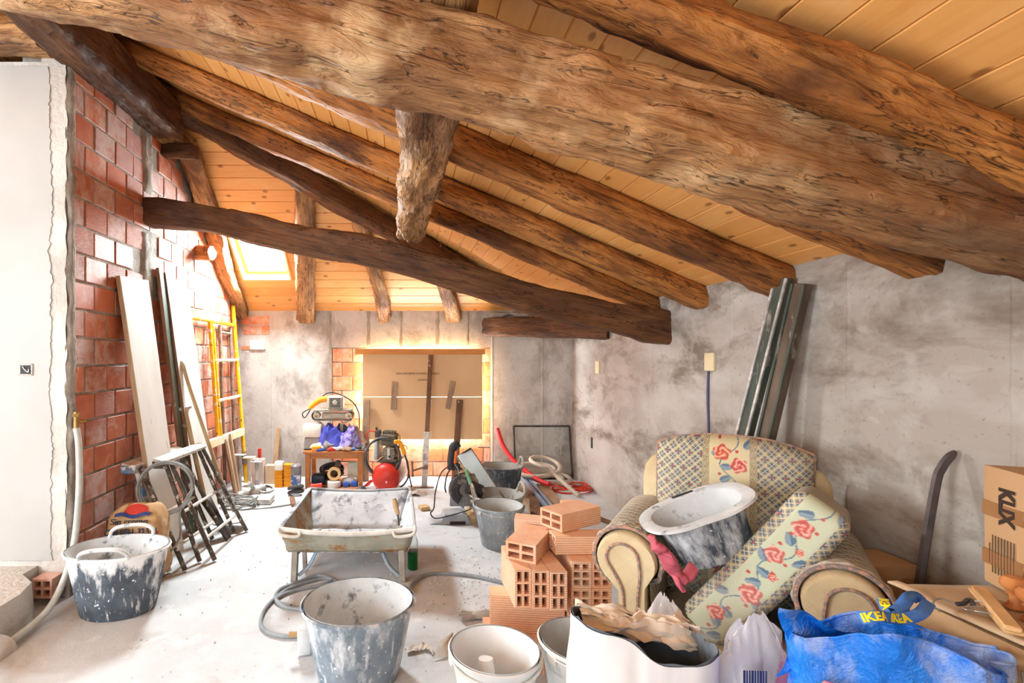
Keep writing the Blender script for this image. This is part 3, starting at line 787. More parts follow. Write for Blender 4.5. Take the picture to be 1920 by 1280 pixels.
def pt2(y, z): return Vector((-1.99-.035*z, y, z))-base
for y0 in (5.52, 5.86): obj('upright', tube([pt2(y0, 0), pt2(y0, 1.86)], .02, 10, smooth=False), M_rustpole, t)
for z in (.35, 1.78): obj('rung', tube([pt2(5.52, z), pt2(5.86, z)], .016, 8, smooth=False), M_rustpole, t)
for k, (dy_, h_) in enumerate(((0, .62), (.07, .60), (.13, .66), (.20, .58))):     # short boards by the wall
    solo('board_offcut', bar((-1.80-.01*k, 5.30+dy_, .0), (-1.93, 5.33+dy_, h_), .05, .02, .002, up=(1, 0, 0)), [M_brownedge, M_edgewood][k % 2],
         ['leftmost of four short boards standing by the scaffold foot', 'second of four short boards by the scaffold foot, pale', 'tallest of four short boards by the scaffold foot', 'rightmost of four short boards by the scaffold foot'][k], 'board', group='short boards by the scaffold')

# tools leaning
def shovel():
    top, j, tip = Vector((-1.93, 4.30, 1.44)), Vector((-1.585, 4.40, .30)), Vector((-1.44, 4.36, .035))
    base = Vector((-1.5, 4.38, 0)); t = thing('shovel', 'long-handled shovel with a white dusty blade on the floor', 'shovel', base)
    obj('handle', at(tube([top+Vector((-.05, .02, -.30)), top+Vector((-.03, .01, -.02)), top+Vector((.01, 0, .0)), j.lerp(top, .8), j], .017, 10, 5), base), M_handle, t)
    obj('socket', at(tube([j+Vector((-.03, 0, .1)), j, tip.lerp(j, .4)], [.024, .022, .016], 10, 5), base), M_dustmetal, t)
    def fn(u, v):
        a = (u-.5)*2; x = -1.415-.27*v; w = .105*(1-.25*v*v)
        y = 4.40+a*w+.05*v
        return (x+.02*(1-a*a), y-.05, .012+.035*a*a+.055*(1-v)*(1-abs(a)*.3))
    g = sheet(fn, 14, 12); o = obj('blade', at(g, base), M_dustmetal, t); md = o.modifiers.new('s', 'SOLIDIFY'); md.thickness = .004
    obj('neck', at(tube([tip.lerp(j, .4), (-1.46, 4.37, .12), (-1.42, 4.36, .055)], .009, 8, 6), base), M_dustmetal, t)
shovel()
base = Vector((-1.66, 4.14, 0)); t = thing('spade', 'short spade with a T grip standing behind the trestles', 'spade', base)
a, b = Vector((-1.89, 4.27, 1.06)), Vector((-1.66, 4.12, .33))
obj('handle', at(tube([a, b], .019, 10, smooth=False), base), M_handle, t)
obj('grip', at(tube([a+Vector((-.03, -.065, .0)), a+Vector((.02, .065, .01))], .018, 10, smooth=False), base), M_dustmetal, t)
g = sheet(lambda u, v: (-1.66+.21*v+.02*(u-.5)**2, 4.13-.03*v+(u-.5)*.2*(1-.55*v), .33-.325*v), 8, 8)
o = obj('blade', at(g, base), M_darksteel, t); md = o.modifiers.new('s', 'SOLIDIFY'); md.thickness = .004

# folded trestles
def trestle(base, rz, label, blue):
    t = thing('trestle', label, 'trestle', base, rz, group='folded trestles by the brick wall')
    W, H, lean = .62, .74, .30
    def q(y, z, off=0): return Vector((-lean*z/H*1.0+off, y, z))
    obj('top_board', bar(q(-W/2-.03, H), q(W/2+.03, H), .085, .03, .004, up=(.3, 0, 1)), M_trestle_top, t)
    for k, (y0, y1) in enumerate(((-W/2+.05, -W/2), (W/2-.05, W/2))):
        obj('leg', tube([q(y0, H-.02), q(y1, .012)], .017, 8, smooth=False), M_trestle_blue if (blue and k == 0) else M_trestle, t)
        obj('leg', tube([q(y0+.02, H-.02, .03), q(y1+.03, .012, .10)], .017, 8, smooth=False), M_trestle, t)
    obj('rail', tube([q(-W/2+.03, .36), q(W/2-.03, .36)], .012, 8, smooth=False), M_trestle_top, t)
    obj('rail', tube([q(-W/2+.03, .16, .08), q(W/2-.03, .16, .08)], .012, 8, smooth=False), M_trestle_top, t)
    obj('end_bracket', bar(q(-W/2-.035, H-.02, -.05), q(-W/2-.035, H-.02, .06), .02, .055, .006), M_trestle_blue if blue else M_trestle, t)
    return t
trestle((-1.60, 3.76, 0), -.10, 'folded trestle with blue paint splashes on its near leg', True)
trestle((-1.47, 3.93, 0), -.06, 'folded grey trestle standing in front of the blue-splashed one', False)

# cable coil hanging on the trestle
def coil(center, R, turns, r, squash, seed, tail=None, tilt=(0, 0, 0), n=22, jit=.03):
    m = Matrix.Translation(center) @ Matrix.Rotation(tilt[2], 4, 'Z') @ Matrix.Rotation(tilt[1], 4, 'Y') @ Matrix.Rotation(tilt[0], 4, 'X')
    pts = []
    for i in range(int(turns*n)+1):
        a = 2*math.pi*i/n; k = i/n
        rr = R*(1+jit*math.sin(k*2.3+seed)+jit*.6*math.sin(a*2+seed*k))
        pts.append(m @ Vector((rr*math.cos(a), rr*squash*math.sin(a), r*2.2*(k % 3)*.9+jit*.25*math.sin(a+seed*1.7+k))))
    if tail: pts += [Vector(p) for p in tail]
    return tube(pts, r, 7, 3)
solo('cable_coil', coil(Vector((-1.68, 3.50, .585)), .175, 5, .008, 1.0, 2.0, tail=[(-1.57, 3.47, .42), (-1.56, 3.45, .25), (-1.66, 3.40, .12), (-1.80, 3.36, .09)], tilt=(math.pi/2-.1, .1, .25)), M_cable_grey, 'coil of grey cable hanging from the blue-splashed trestle', 'cable')
# conduit with brass valve coming down the brick wall
t = thing('conduit_pipe', 'white flexible pipe with brass valve running down beside the partition', 'pipe', (-2.05, 3.08, 0)); b = Vector((-2.05, 3.08, 0))
obj('pipe', at(tube([(-2.05, 3.10, 1.06), (-2.035, 3.10, .95), (-2.025, 3.09, .7), (-2.03, 3.07, .45), (-2.035, 3.03, .28), (-2.03, 2.93, .14), (-2.02, 2.78, .06), (-2.03, 2.55, .035)], .019, 12, 8), b), M_conduit, t)
obj('valve', at(join(tube([(-2.05, 3.10, 1.05), (-2.05, 3.10, 1.16)], .016, 10, smooth=False), tube([(-2.06, 3.10, 1.10), (-2.01, 3.14, 1.10)], .012, 10, smooth=False), tube([(-2.05, 3.10, 1.13), (-2.05, 3.10, 1.15)], .022, 6, smooth=False)), b), M_brass, t)

# cement sack
def cement():
    base = Vector((-1.80, 3.37, 0)); t = thing('cement_sack', 'brown paper cement sack standing behind the oval plaster tub', 'sack', base, .12)
    g = dense_box(.36, .24, .50, .075, 34)
    V = []
    for v in g[0]:
        v = v+Vector((0, 0, .255)); k = max(0, (v.z-.38)/.12)
        v.x *= 1+.05*math.sin(v.z*9)-.12*k*k; v.y *= 1+.10*math.sin(v.z*7.5)-.25*k*k
        v += Vector((nz(v, 9, 3), nz(v, 9, 8), nz(v, 9, 14)*.9))*.016+Vector((nz(v, 26, 3), nz(v, 26, 8), nz(v, 26, 1)))*.006
        v.z = max(.0, v.z); V.append(v)
    body = obj('body', (V, g[1]), M_kraft, t, smooth=180)
    def put(s, size, x, z, mat, bold=0, sx=1, y=-.142, rx=math.pi/2-.1):
        o = obj('lettering', text_mesh(s, size, mat, bold=bold, extrude=.003, sx=sx), mat, body, loc=(x, y, z), rot=(rx, 0, 0)); return o
    put('Sin cromo', .056, -.015, .425, M_ink, 0, y=-.122, rx=math.pi/2-.3); put('CEM II/B-L 32,5 N', .056, 0, .362, M_ink, .001, .78)
    def cap(u, v):
        a = math.pi*u; return (.012+.085*math.cos(a)*(1-.15*v), -.10+.05*v-.012*v, .465+.04*v*math.sin(a)+.02*v)
    obj('print', sheet(cap, 14, 5), M_red_ink, body, smooth=180); obj('print', mv(sheet(lambda u, v: (-.11+.22*u, -.115+.02*v, .455+.018*v+.01*math.sin(u*9)), 14, 3), 0, -.008, 0), M_blue_ink, body, smooth=180)
    o = obj('lettering', text_mesh('Ciment', .04, M_red_ink, extrude=.003), M_red_ink, body, loc=(.155, -.128, .30), rot=(math.pi/2, -math.pi/2, .2))
cement()

# tubs and buckets
def tub(name, loc, rx, ry, h, bot, label, m_out, m_in, rz=0, handles='', rim=.014, wob=.012, seg=48, group=None, hang=0.2):
    t = thing(name, label, 'bucket' if 'bucket' in name else 'tub', loc, rz, group)
    rings = []
    def ring(k, z, off=0):
        out = []
        for s in range(seg):
            a = 2*math.pi*s/seg
            w = 1+wob*math.sin(2*a+1)*k*(z/h)+wob*.6*nz((math.cos(a), math.sin(a), z*3), 1.6, 3)
            out.append(Vector(((rx*k*w-off)*math.cos(a), (ry*k*w-off)*math.sin(a), z)))
        return out
    pr = [(bot-.02, 0), (bot, .012)]+[(bot+(1-bot)*q**.9, .012+(h-.03)*q) for q in (.15, .3, .45, .6, .75, .9, 1)]
    outer = [ring(k, z) for k, z in pr]+[ring(1+rim/rx, h-.016), ring(1+rim*1.25/rx, h-.006), ring(1+rim*.7/rx, h)]
    inner = [ring(1, h, .001), ring(1, h-.03, .006)]+[ring(bot+(1-bot)*q**.9, .012+(h-.03)*q, .008) for q in (.8, .55, .3, .05)]
    obj('shell', loft(outer, True, False), m_out, t, smooth=60)
    obj('lining', loft(inner, False, True), m_in, t, smooth=60)
    for c in handles:
        if c in 'fb':
            y = (-ry if c == 'f' else ry)*1.0; sg = -1 if c == 'f' else 1
            obj('handle', tube([(-.13, y*.88, h-.01), (-.12, y*.97, h+.03), (-.06, y*1.02, h+.052), (.06, y*1.02, h+.055), (.12, y*.97, h+.03), (.13, y*.88, h-.01)], .012, 8, 6), m_in, t)
        if c in 'lr':
            x = (-rx if c == 'l' else rx)
            obj('handle', tube([(x*.88, -.09, h-.01), (x*.97, -.085, h+.03), (x*1.0, -.045, h+.085), (x*1.0, .045, h+.085), (x*.97, .085, h+.03), (x*.88, .09, h-.01)], .013, 8, 6), m_in, t)
    return t
tub('plaster_tub', (-1.705, 2.96, 0), .275, .205, .375, .76, 'oval black tub caked in white plaster beside the partition', M_tub_l, M_tub_in, .12, 'fb')
tub('plaster_tub', (-.217, 2.36, 0), .252, .235, .35, .76, 'grey scratched tub standing in the middle foreground', M_tub_f, M_tub_in, .2, '', wob=.03)

# hollow brick exposed at the broken corner of the step
def hollow(L, W, H, nx, nz_, mat, wall=.010, name='brick'):
    xs = []; zs = []
    cw = (W-wall*(nx+1))/nx; ch = (H-wall*(nz_+1))/nz_
    V, Fc = [], []
    def q(*p):
        o = len(V); V.extend(Vector(a) for a in p); Fc.append((o, o+1, o+2, o+3))
    x0, za = -W/2, -H/2
    ya, yb = -L/2, L/2
    for yy, s in ((ya, 1), (yb, -1)):
        for i in range(nx+1):
            xa = x0+i*(cw+wall); q((xa, yy, za), (xa+wall, yy, za), (xa+wall, yy, za+H), (xa, yy, za+H))
        for i in range(nx):
            xa = x0+wall+i*(cw+wall)
            for j in range(nz_+1):
                zz = za+j*(ch+wall); q((xa, yy, zz), (xa+cw, yy, zz), (xa+cw, yy, zz+wall), (xa, yy, zz+wall))
    for i in range(nx):
        xa = x0+wall+i*(cw+wall)
        for j in range(nz_):
            zz = za+wall+j*(ch+wall)
            q((xa, ya, zz), (xa, yb, zz), (xa, yb, zz+ch), (xa, ya, zz+ch)); q((xa+cw, ya, zz), (xa+cw, ya, zz+ch), (xa+cw, yb, zz+ch), (xa+cw, yb, zz))
            q((xa, ya, zz), (xa+cw, ya, zz), (xa+cw, yb, zz), (xa, yb, zz)); q((xa, ya, zz+ch), (xa, yb, zz+ch), (xa+cw, yb, zz+ch), (xa+cw, ya, zz+ch))
    q((x0, ya, za), (x0, yb, za), (x0, yb, za+H), (x0, ya, za+H)); q((x0+W, ya, za), (x0+W, ya, za+H), (x0+W, yb, za+H), (x0+W, yb, za))
    q((x0, ya, za), (x0+W, ya, za), (x0+W, yb, za), (x0, yb, za)); q((x0, ya, za+H), (x0, yb, za+H), (x0+W, yb, za+H), (x0+W, ya, za+H))
    me = bpy.data.meshes.new(name); me.from_pydata([tuple(v) for v in V], [], Fc); me.materials.append(mat)
    bm = bmesh.new(); bm.from_mesh(me); bmesh.ops.remove_doubles(bm, verts=bm.verts, dist=.0005); bm.to_mesh(me); bm.free()
    return me
o = obj('hollow_brick', hollow(.10, .12, .115, 2, 2, M_brick, .013, 'hollow_brick'), None, loc=(-2.17, 3.02, .115)); tag(o, 'broken hollow brick showing at the corner of the concrete step', 'brick')
# ------------------------------------------------------------------ boarded window
M_mdf = surf('brown_board', C(230, 194, 150), C(224, 186, 140), 2.5, rough=.6, bump=.08, bscale=60, rand=0)
M_lintel = wood('orange_batten', C(222, 158, 92), C(206, 138, 74), 0, 50, bump=.15)
M_slat = wood('grey_slat', C(186, 158, 130), C(150, 122, 98), 2, 40, bump=.35, patch=C(200, 190, 178))
M_slat_dark = wood('brown_slat', C(142, 104, 78), C(108, 76, 56), 2, 40, bump=.4, patch=C(196, 184, 170))
M_print = surf('printing', C(96, 74, 54), rough=.8, bump=0)
solo('batten', boxz(-.605, .995, 6.09, 6.155, 1.538, 1.605, .004), M_lintel, 'orange wooden batten fixed across the top of the boarded window', 'batten')
bd = thing('window_board', 'upper brown hardboard sheet with printed lettering covering the window', 'board', (.227, 6.15, 1.015))
obj('sheet', boxz(-.74, .74, -.006, .006, .0, .525, .001), M_mdf, bd)
obj('lettering', text_mesh('DURA LUVIA HERMES 1X41 MODU 12 DEMANDO', .034, M_print, sx=.72), M_print, bd, loc=(-.06, -.0075, .285), rot=(math.pi/2, 0, 0))
obj('lettering', text_mesh('CTRAME 20', .03, M_print, sx=.8), M_print, bd, loc=(.0, -.0075, .205), rot=(math.pi/2, 0, 0))
bd2 = thing('window_board', 'lower brown hardboard sheet under the lettered one', 'board', (.227, 6.153, .487))
obj('sheet', boxz(-.74, .74, -.006, .006, .0, .523, .001), M_mdf, bd2)
for p, zs in ((bd, (.43, .06)), (bd2, (.48, .445, .09, .05))):
    for z in zs: obj('lit_hole_disc', mv(lathe([(.001, 0), (.010, 0), (.010, .004), (.001, .005)], 10), .107, -.006, z, rx=math.pi/2), M_plate_w, p)  # white discs standing in for daylight through small holes in the boards
solo('slat', bar((-.135, 6.13, .855), (-.12, 6.13, 1.20), .065, .02, .003, up=(0, 1, 0)), M_slat, 'short pale slat screwed to the left half of the window boards', 'slat')
solo('slat', bar((.535, 6.13, .865), (.60, 6.13, 1.205), .06, .02, .003, up=(0, 1, 0)), M_slat, 'short slightly tilted slat screwed to the right half of the window boards', 'slat')
solo('slat', bar((-.47, 6.02, .0), (-.465, 6.10, .98), .085, .025, .006, up=(0, 1, 0)), M_slat, 'tall grey plank standing left of the window boards behind the table', 'slat')
solo('slat', bar((.60, 5.96, .0), (.685, 6.11, .98), .075, .03, .004, up=(0, 1, 0)), M_slat_dark, 'brown dirty plank standing right of the window boards', 'slat')
t = thing('prop', 'tall thin steel prop leaning against the middle of the window boards', 'prop', (.245, 5.72, 0)); b = Vector((.245, 5.72, 0))
obj('pole', at(bar((.235, 5.74, .01), (.325, 6.09, 1.53), .055, .03, .003, up=(0, 1, 0)), b), M_slat_dark, t)
obj('sleeve', at(bar((.23, 5.725, .01), (.266, 5.87, .62), .065, .045, .003, up=(0, 1, 0)), b), M_dustmetal, t)
obj('clamp', at(join(tube([(.10, 5.74, .19), (.25, 5.74, .24)], .012, 8, smooth=False), tube([(.10, 5.74, .12), (.09, 5.74, .30)], .012, 8, smooth=False), box(.05, .05, .05, .006, 1, .25, 5.74, .235)), b), M_rustpole, t)
obj('foot', at(box(.30, .08, .012, .002, 1, .19, 5.73, .007), b), M_rustpole, t)

# ------------------------------------------------------------------ low table and what is on it
M_table = wood('honey_wood', C(190, 122, 68), C(166, 100, 52), 0, 50, bump=.12, rough=.45)
TX, TY, TH = -.805, 5.88, .43
t = thing('side_table', 'small honey-coloured wooden table crowded with tools', 'table', (TX, TY, 0))
obj('table_top', box(.70, .46, .028, .005, 2, 0, 0, TH-.014), M_table, t)
for sx_ in (-1, 1):
    for sy_ in (-1, 1): obj('leg', box(.055, .055, TH-.028, .004, 1, sx_*.30, sy_*.19, (TH-.028)/2), M_table, t)
for sy_ in (-1, 1): obj('apron', box(.55, .02, .06, .002, 1, 0, sy_*.19, TH-.058), M_table, t)
for sx_ in (-1, 1): obj('apron', box(.02, .33, .06, .002, 1, sx_*.30, 0, TH-.058), M_table, t)
obj('shelf', box(.60, .36, .016, .002, 1, 0, .02, .02), M_table, t)

M_sander = surf('sander_grey', C(196, 188, 172), C(168, 160, 146), 12, rough=.6, bump=.2)
M_orange = surf('orange_plastic', C(244, 164, 30), C(236, 148, 20), 8, rough=.5, bump=.05)
M_black = surf('black_rubber', C(44, 42, 42), C(60, 58, 58), 12, rough=.6, bump=.1)
M_belt = surf('abrasive_belt', C(112, 98, 82), C(90, 78, 66), 30, rough=.9, bump=.4)
M_steel = surf('bright_steel', C(190, 188, 184), C(160, 158, 154), 12, rough=.35, metal=.8, bump=.05)
M_red = surf('red_paint', C(206, 56, 40), C(190, 44, 32), 8, rough=.4, bump=.05, dust=C(226, 150, 130), dscale=20, dlo=.66, dhi=.72)
M_bluep = surf('blue_plastic', C(48, 92, 190), C(38, 78, 168), 8, rough=.45, bump=.05)
M_green = surf('green_plastic', C(120, 168, 128), C(104, 150, 112), 8, rough=.5, bump=.05)
M_tan = surf('tan_cardboard', C(206, 168, 122), C(190, 150, 104), 6, rough=.85, bump=.15)
# belt sander mounted upside down on a bracket
b = Vector((-.845, 5.90, TH)); t = thing('belt_sander', 'grey and orange belt sander mounted on a bracket above the table', 'sander', b)
zb = .42
obj('bracket', join(bar((-.13, 0, .0), (-.13, 0, .28), .035, .02), bar((-.13, 0, .28), (-.20, 0, .325), .035, .02), bar((.10, 0, .0), (.10, 0, .28), .035, .02), bar((.10, 0, .28), (.20, 0, .325), .035, .02), box(.44, .08, .02, .004, 1, 0, 0, .33)), M_sander, t)
def belt():
    out = []
    for k in range(40):
        a = 2*math.pi*k/40; c, s = math.cos(a), math.sin(a)
        out.append((.19*(1 if c > 0 else -1)+.055*c if abs(c) > .01 else 0, .055*s))
    rings = [[Vector((x, yy, zb-.035+z)) for x, z in out] for yy in (-.075, .075)]
    return loft(rings, False, False)
obj('belt', belt(), M_belt, t, smooth=30)
for sx_ in (-1, 1): obj('roller', mv(lathe([(.001, -.08), (.034, -.08), (.04, -.07), (.04, .07), (.001, .075)], 18), sx_*.19, 0, zb-.035, rx=math.pi/2), M_sander, t); 
for sx_ in (-1, 1): obj('roller_cap', mv(lathe([(.001, 0), (.016, 0), (.016, .012), (.001, .014)], 12), sx_*.19, -.079, zb-.035, rx=math.pi/2), M_brass, t)
obj('body', join(box(.46, .13, .03, .012, 2, 0, 0, zb+.028), box(.30, .12, .06, .01, 2, .02, 0, zb-.035)), M_sander, t)
mo = obj('motor', box(.19, .15, .155, .028, 3, .03, 0, zb+.12), M_sander, t)
for k in range(6): obj('vent_slat', box(.13, .006, .009, 0, 1, .03, -.0765, zb+.07+k*.02), M_black, mo)
obj('vent_hub', mv(lathe([(.001, 0), (.03, 0), (.026, .01), (.001, .012)], 16), .03, -.076, zb+.122, rx=math.pi/2), M_sander, mo)
obj('handle', tube([(-.03, 0, zb+.16), (-.14, 0, zb+.15), (-.22, -.01, zb+.10), (-.28, -.02, zb+.045)], [.035, .038, .035, .03, .025], 10, 6), M_orange, t)
obj('cord', tube([(-.28, -.02, zb+.04), (-.36, -.02, zb-.01), (-.33, -.02, zb-.06), (-.23, 0, zb+.09), (-.08, 0, zb+.22), (.05, 0, zb+.22), (.22, 0, zb+.13), (.30, 0, zb+.0), (.31, 0, zb-.15), (.31, 0, .22)], .007, 6, 8), M_black, t)

def cloth(center, sx_, sy_, h, seed, amp=.03, n=22):
    def fn(u, v):
        a, bb = u*2-1, v*2-1; r = max(abs(a), abs(bb))
        e = math.cos(min(1, math.hypot(a, bb)*.8)*math.pi/2)
        x, y = a*sx_/2*(1-.1*bb*bb), bb*sy_/2
        z = h*max(0, e)**1.1
        p = (x, y, 0)
        z *= .8+.55*nz(p, 9, seed)+.35*nz(p, 24, seed+2)
        return (center[0]+x+amp*(nz(p, 12, seed+3)+.5*nz(p, 30, seed+5)), center[1]+y+amp*nz(p, 12, seed+8), center[2]+max(.002*r, z))
    return sheet(fn, n, n)
M_navy = surf('denim', C(66, 82, 104), C(48, 62, 84), 30, rough=.9, bump=.4)
M_purple = surf('indigo_cloth', C(58, 62, 150), C(80, 84, 176), 8, rough=.85, bump=.3)
M_lilac = surf('patterned_cloth', C(176, 166, 214), C(110, 92, 170), 26, lo=.45, hi=.55, rough=.9, bump=.3)
M_ragw = surf('pale_rag', C(226, 216, 206), C(200, 188, 176), 10, rough=.9, bump=.3)
M_ragp = surf('pink_rag', C(236, 206, 196), C(224, 184, 172), 10, rough=.9, bump=.3)
solo('storage_box', boxz(-1.17, -.97, 5.80, 5.98, TH, TH+.13, .008), surf('grey_tray', C(158, 160, 158), rough=.6), 'grey plastic tray under a white lid at the left end of the table', 'box')
solo('plastic_tub', rough_up(box(.22, .2, .15, .02, 2, -1.08, 5.89, TH+.21), .012, 8, 3), surf('white_bagged', C(238, 236, 226), C(226, 220, 200), 9, rough=.5), 'white plastic container on the grey tray beside the sander', 'container')
solo('jeans', cloth((-.78, 5.98, TH+.12), .44, .2, .17, 3, .02), M_navy, 'folded dark denim lying under the belt sander', 'cloth')
solo('cloth', cloth((-.86, 5.86, TH), .40, .30, .30, 8, .035), M_purple, 'indigo cloth heaped on the table', 'cloth')
solo('cloth', cloth((-.66, 5.84, TH), .34, .28, .27, 13, .035), M_lilac, 'lilac patterned cloth heaped beside the indigo one', 'cloth')
solo('rag', cloth((-.58, 5.95, TH), .26, .2, .24, 17, .03), M_ragw, 'pale rag at the right back of the table heap', 'cloth')
solo('rag', cloth((-.93, 5.76, TH), .24, .14, .14, 23, .02), M_ragp, 'small pink rag in front of the indigo cloth', 'cloth')
M_dusty_t = surf('dusty_lump', C(168, 140, 112), C(140, 112, 88), 14, rough=.9, bump=.4)
# tools on the table front
def tool(name, x, y, L, r, rz, mat, label, cat='tool', kind=0, mat2=None, z=TH):
    t = thing(name, label, cat, (x, y, z), rz)
    obj('handle', tube([(-L/2, 0, r+.002), (-L*.05, 0, r+.002)], [r*.9, r], 10, 5, smooth=False), mat, t)
    if kind == 0: obj('shaft', tube([(-L*.05, 0, r), (L/2, 0, r*.7)], r*.35, 8, smooth=False), M_steel, t)
    elif kind == 1: obj('jaw', join(bar((-L*.05, .01, r), (L/2, .004, r), .02, .012, .002), bar((-L*.05, -.014, r), (L/2, -.006, r), .02, .012, .002)), M_darksteel, t); obj('handle', tube([(-L/2, -.045, r+.002), (-L*.05, -.012, r+.002)], r*.9, 10, smooth=False), mat, t)
    elif kind == 2: obj('head', box(.03, .10, .03, .005, 1, L*.05, 0, r+.004), mat2 or M_darksteel, t)
    return t
for (nm, x, y, L, r, rz, m, k, lb) in (
    ('pliers', -.90, 5.70, .22, .012, .2, M_bluep, 1, 'blue-handled pliers at the front edge of the table'),
    ('screwdriver', -.72, 5.70, .30, .017, .05, surf('violet_blue', C(78, 96, 214), rough=.4), 0, 'long screwdriver with a violet-blue handle on the table front'),
    ('chisel', -.56, 5.70, .20, .016, -.15, surf('sky_blue', C(40, 130, 200), rough=.4), 0, 'chisel with a bright blue handle at the right front of the table'),
    ('hammer', -.60, 5.76, .28, .013, .6, M_handle, 2, 'small hammer lying at the right end of the table'),
    ('spanner', -.80, 5.755, .24, .010, -.3, M_steel, 1, 'bright steel spanner in the middle of the table'),
    ('wrench', -.68, 5.77, .26, .012, .35, M_darksteel, 1, 'dark pipe wrench behind the violet-blue screwdriver'),
    ('file', -1.04, 5.74, .24, .010, .12, M_black, 0, 'thin file pointing left beside the yellow block')):
    tool(nm, x, y, L, r, rz, m, lb, kind=k)
solo('sponge', boxz(-1.06, -.955, 5.655, 5.72, TH, TH+.055, .008), M_orange, 'yellow-orange sponge block at the left front of the table', 'sponge')
solo('knotted_rag', rough_up(mv(ball(.07, 1.3, .8, .7), -.87, 5.74, TH+.05), .03, 14, 5), surf('steel_wool', C(150, 150, 148), C(110, 110, 108), 30, rough=.9, bump=.5), 'tangle of grey steel wool on the table front', 'rag')
solo('tape_roll', mv(lathe([(.03, 0), (.05, 0), (.05, .03), (.03, .03), (.03, 0)], 20), -.52, 5.80, TH+.0), M_brownedge, 'brown tape roll at the right end of the table top', 'tape')
for k, (x, y, r_, fl_, m, lb) in enumerate((
    (-1.02, 5.80, .055, .6, M_ragp, 'pale pink packet left of the indigo cloth on the table'), (-.77, 5.70, .05, .5, M_ragw, 'small white crumpled paper in the middle of the table front'),
    (-.66, 5.69, .045, .5, M_dusty_t, 'brownish lump beside the violet-blue screwdriver'), (-.50, 5.74, .05, .7, M_darksteel, 'dark fitting at the right front corner of the table'),
    (-.97, 5.70, .04, .6, M_dustmetal, 'grey fitting behind the yellow-orange sponge'), (-.72, 5.80, .055, .5, M_ragw, 'white rag lump behind the dark pipe wrench'),
    (-.55, 5.86, .06, .8, M_ragp, 'pinkish bundle at the right of the lilac cloth'), (-.84, 5.68, .035, .6, M_red, 'small red cap at the table front edge'))):
    solo('packet', rough_up(mv(ball(r_, 1.4, 1, fl_), x, y, TH+r_*fl_*.9), r_*.5, 20, k+2), m, lb, 'clutter', group='small clutter on the table', smooth=30)
# under the table
solo('hose_coil', coil(Vector((-.87, 5.98, .10)), .13, 4, .016, .8, 3.3, n=16, tilt=(.5, 0, 0)), M_black, 'black hose coil stored under the table', 'hose')
b = Vector((-.86, 5.82, .04)); t = thing('angle_grinder', 'dusty angle grinder lying under the table', 'grinder', b)
obj('body', tube([(-.02, 0, .07), (.07, .0, .16), (.09, 0, .25)], [.05, .045, .035, .03], 12, 6), surf('dusty_brown', C(120, 104, 90), C(96, 82, 72), 12, rough=.8), t)
obj('guard', mv(lathe([(.001, 0), (.085, 0), (.085, .03), (.07, .03)], 20), -.05, -.01, .05, rx=.5), M_darksteel, t)
def roll(x, y, z, R, r, w, mat, label, rx=math.pi/2):
    solo('tape_roll', mv(lathe([(r, -w/2), (R, -w/2), (R, w/2), (r, w/2), (r, -w/2)], 26), x, y, z, rx=rx), mat, label, 'tape')
roll(-.80, 5.665, .175, .075, .045, .05, surf('beige_tape', C(216, 178, 122), rough=.6), 'upright roll of beige masking tape in front of the table')
solo('tin_can', mv(lathe([(.001, 0), (.075, 0), (.078, .004), (.078, .09), (.072, .094), (.001, .094)], 22), -.80, 5.66, .0), surf('white_tin', C(232, 226, 218), C(200, 192, 184), 9, rough=.5), 'pale paint tin carrying the beige tape roll', 'tin')
solo('carton', boxz(-.66, -.53, 5.80, 5.93, .03, .27, .006), surf('pale_green_box', C(206, 208, 190), C(190, 190, 172), 8, rough=.7), 'pale green carton standing under the right of the table', 'box')
b = Vector((-.62, 5.66, .0)); t = thing('respirator', 'blue filter mask with straps lying in front of the table', 'mask', b)
obj('filter', mv(lathe([(.001, 0), (.036, 0), (.04, .02), (.034, .05), (.001, .052)], 14), -.04, 0, .05, rx=math.pi/2), M_bluep, t); obj('filter', mv(lathe([(.001, 0), (.036, 0), (.04, .02), (.034, .05), (.001, .052)], 14), .05, 0, .06, rx=math.pi/2), M_bluep, t)
obj('strap', coil(Vector((.13, 0, .05)), .035, 2, .004, 1, 1, n=14, tilt=(1.2, 0, 0)), M_ragw, t)
obj('shell', rough_up(ball(.075, 1.3, .7, .8), .01, 12, 2), surf('clear_grey', C(196, 196, 194), rough=.3), t, loc=(.0, .05, .07))
solo('board_offcut', bar((-.98+.2, 5.60, .012), (-.50, 5.60, .03), .10, .022, .003), M_table, 'flat honey-coloured offcut lying before the table', 'board')
solo('red_tool', rough_up(tube([(-1.06, 5.62, .035), (-.93, 5.62, .045)], [.03, .035], 10, 5), .006, 20, 1), M_red, 'small red tool casing at the left foot of the table', 'tool')
solo('drill_case', rough_up(box(.16, .16, .10, .02, 2, -1.00, 5.80, .09), .01, 9, 6), surf('blue_black', C(58, 70, 92), C(46, 54, 70), 10, rough=.6), 'dark blue tool under the left of the table', 'tool')
solo('red_wedge', bar((-.44, 5.72, .02), (-.37, 5.66, .10), .06, .02, .003), M_red, 'red plastic wedge on the floor right of the table', 'tool')

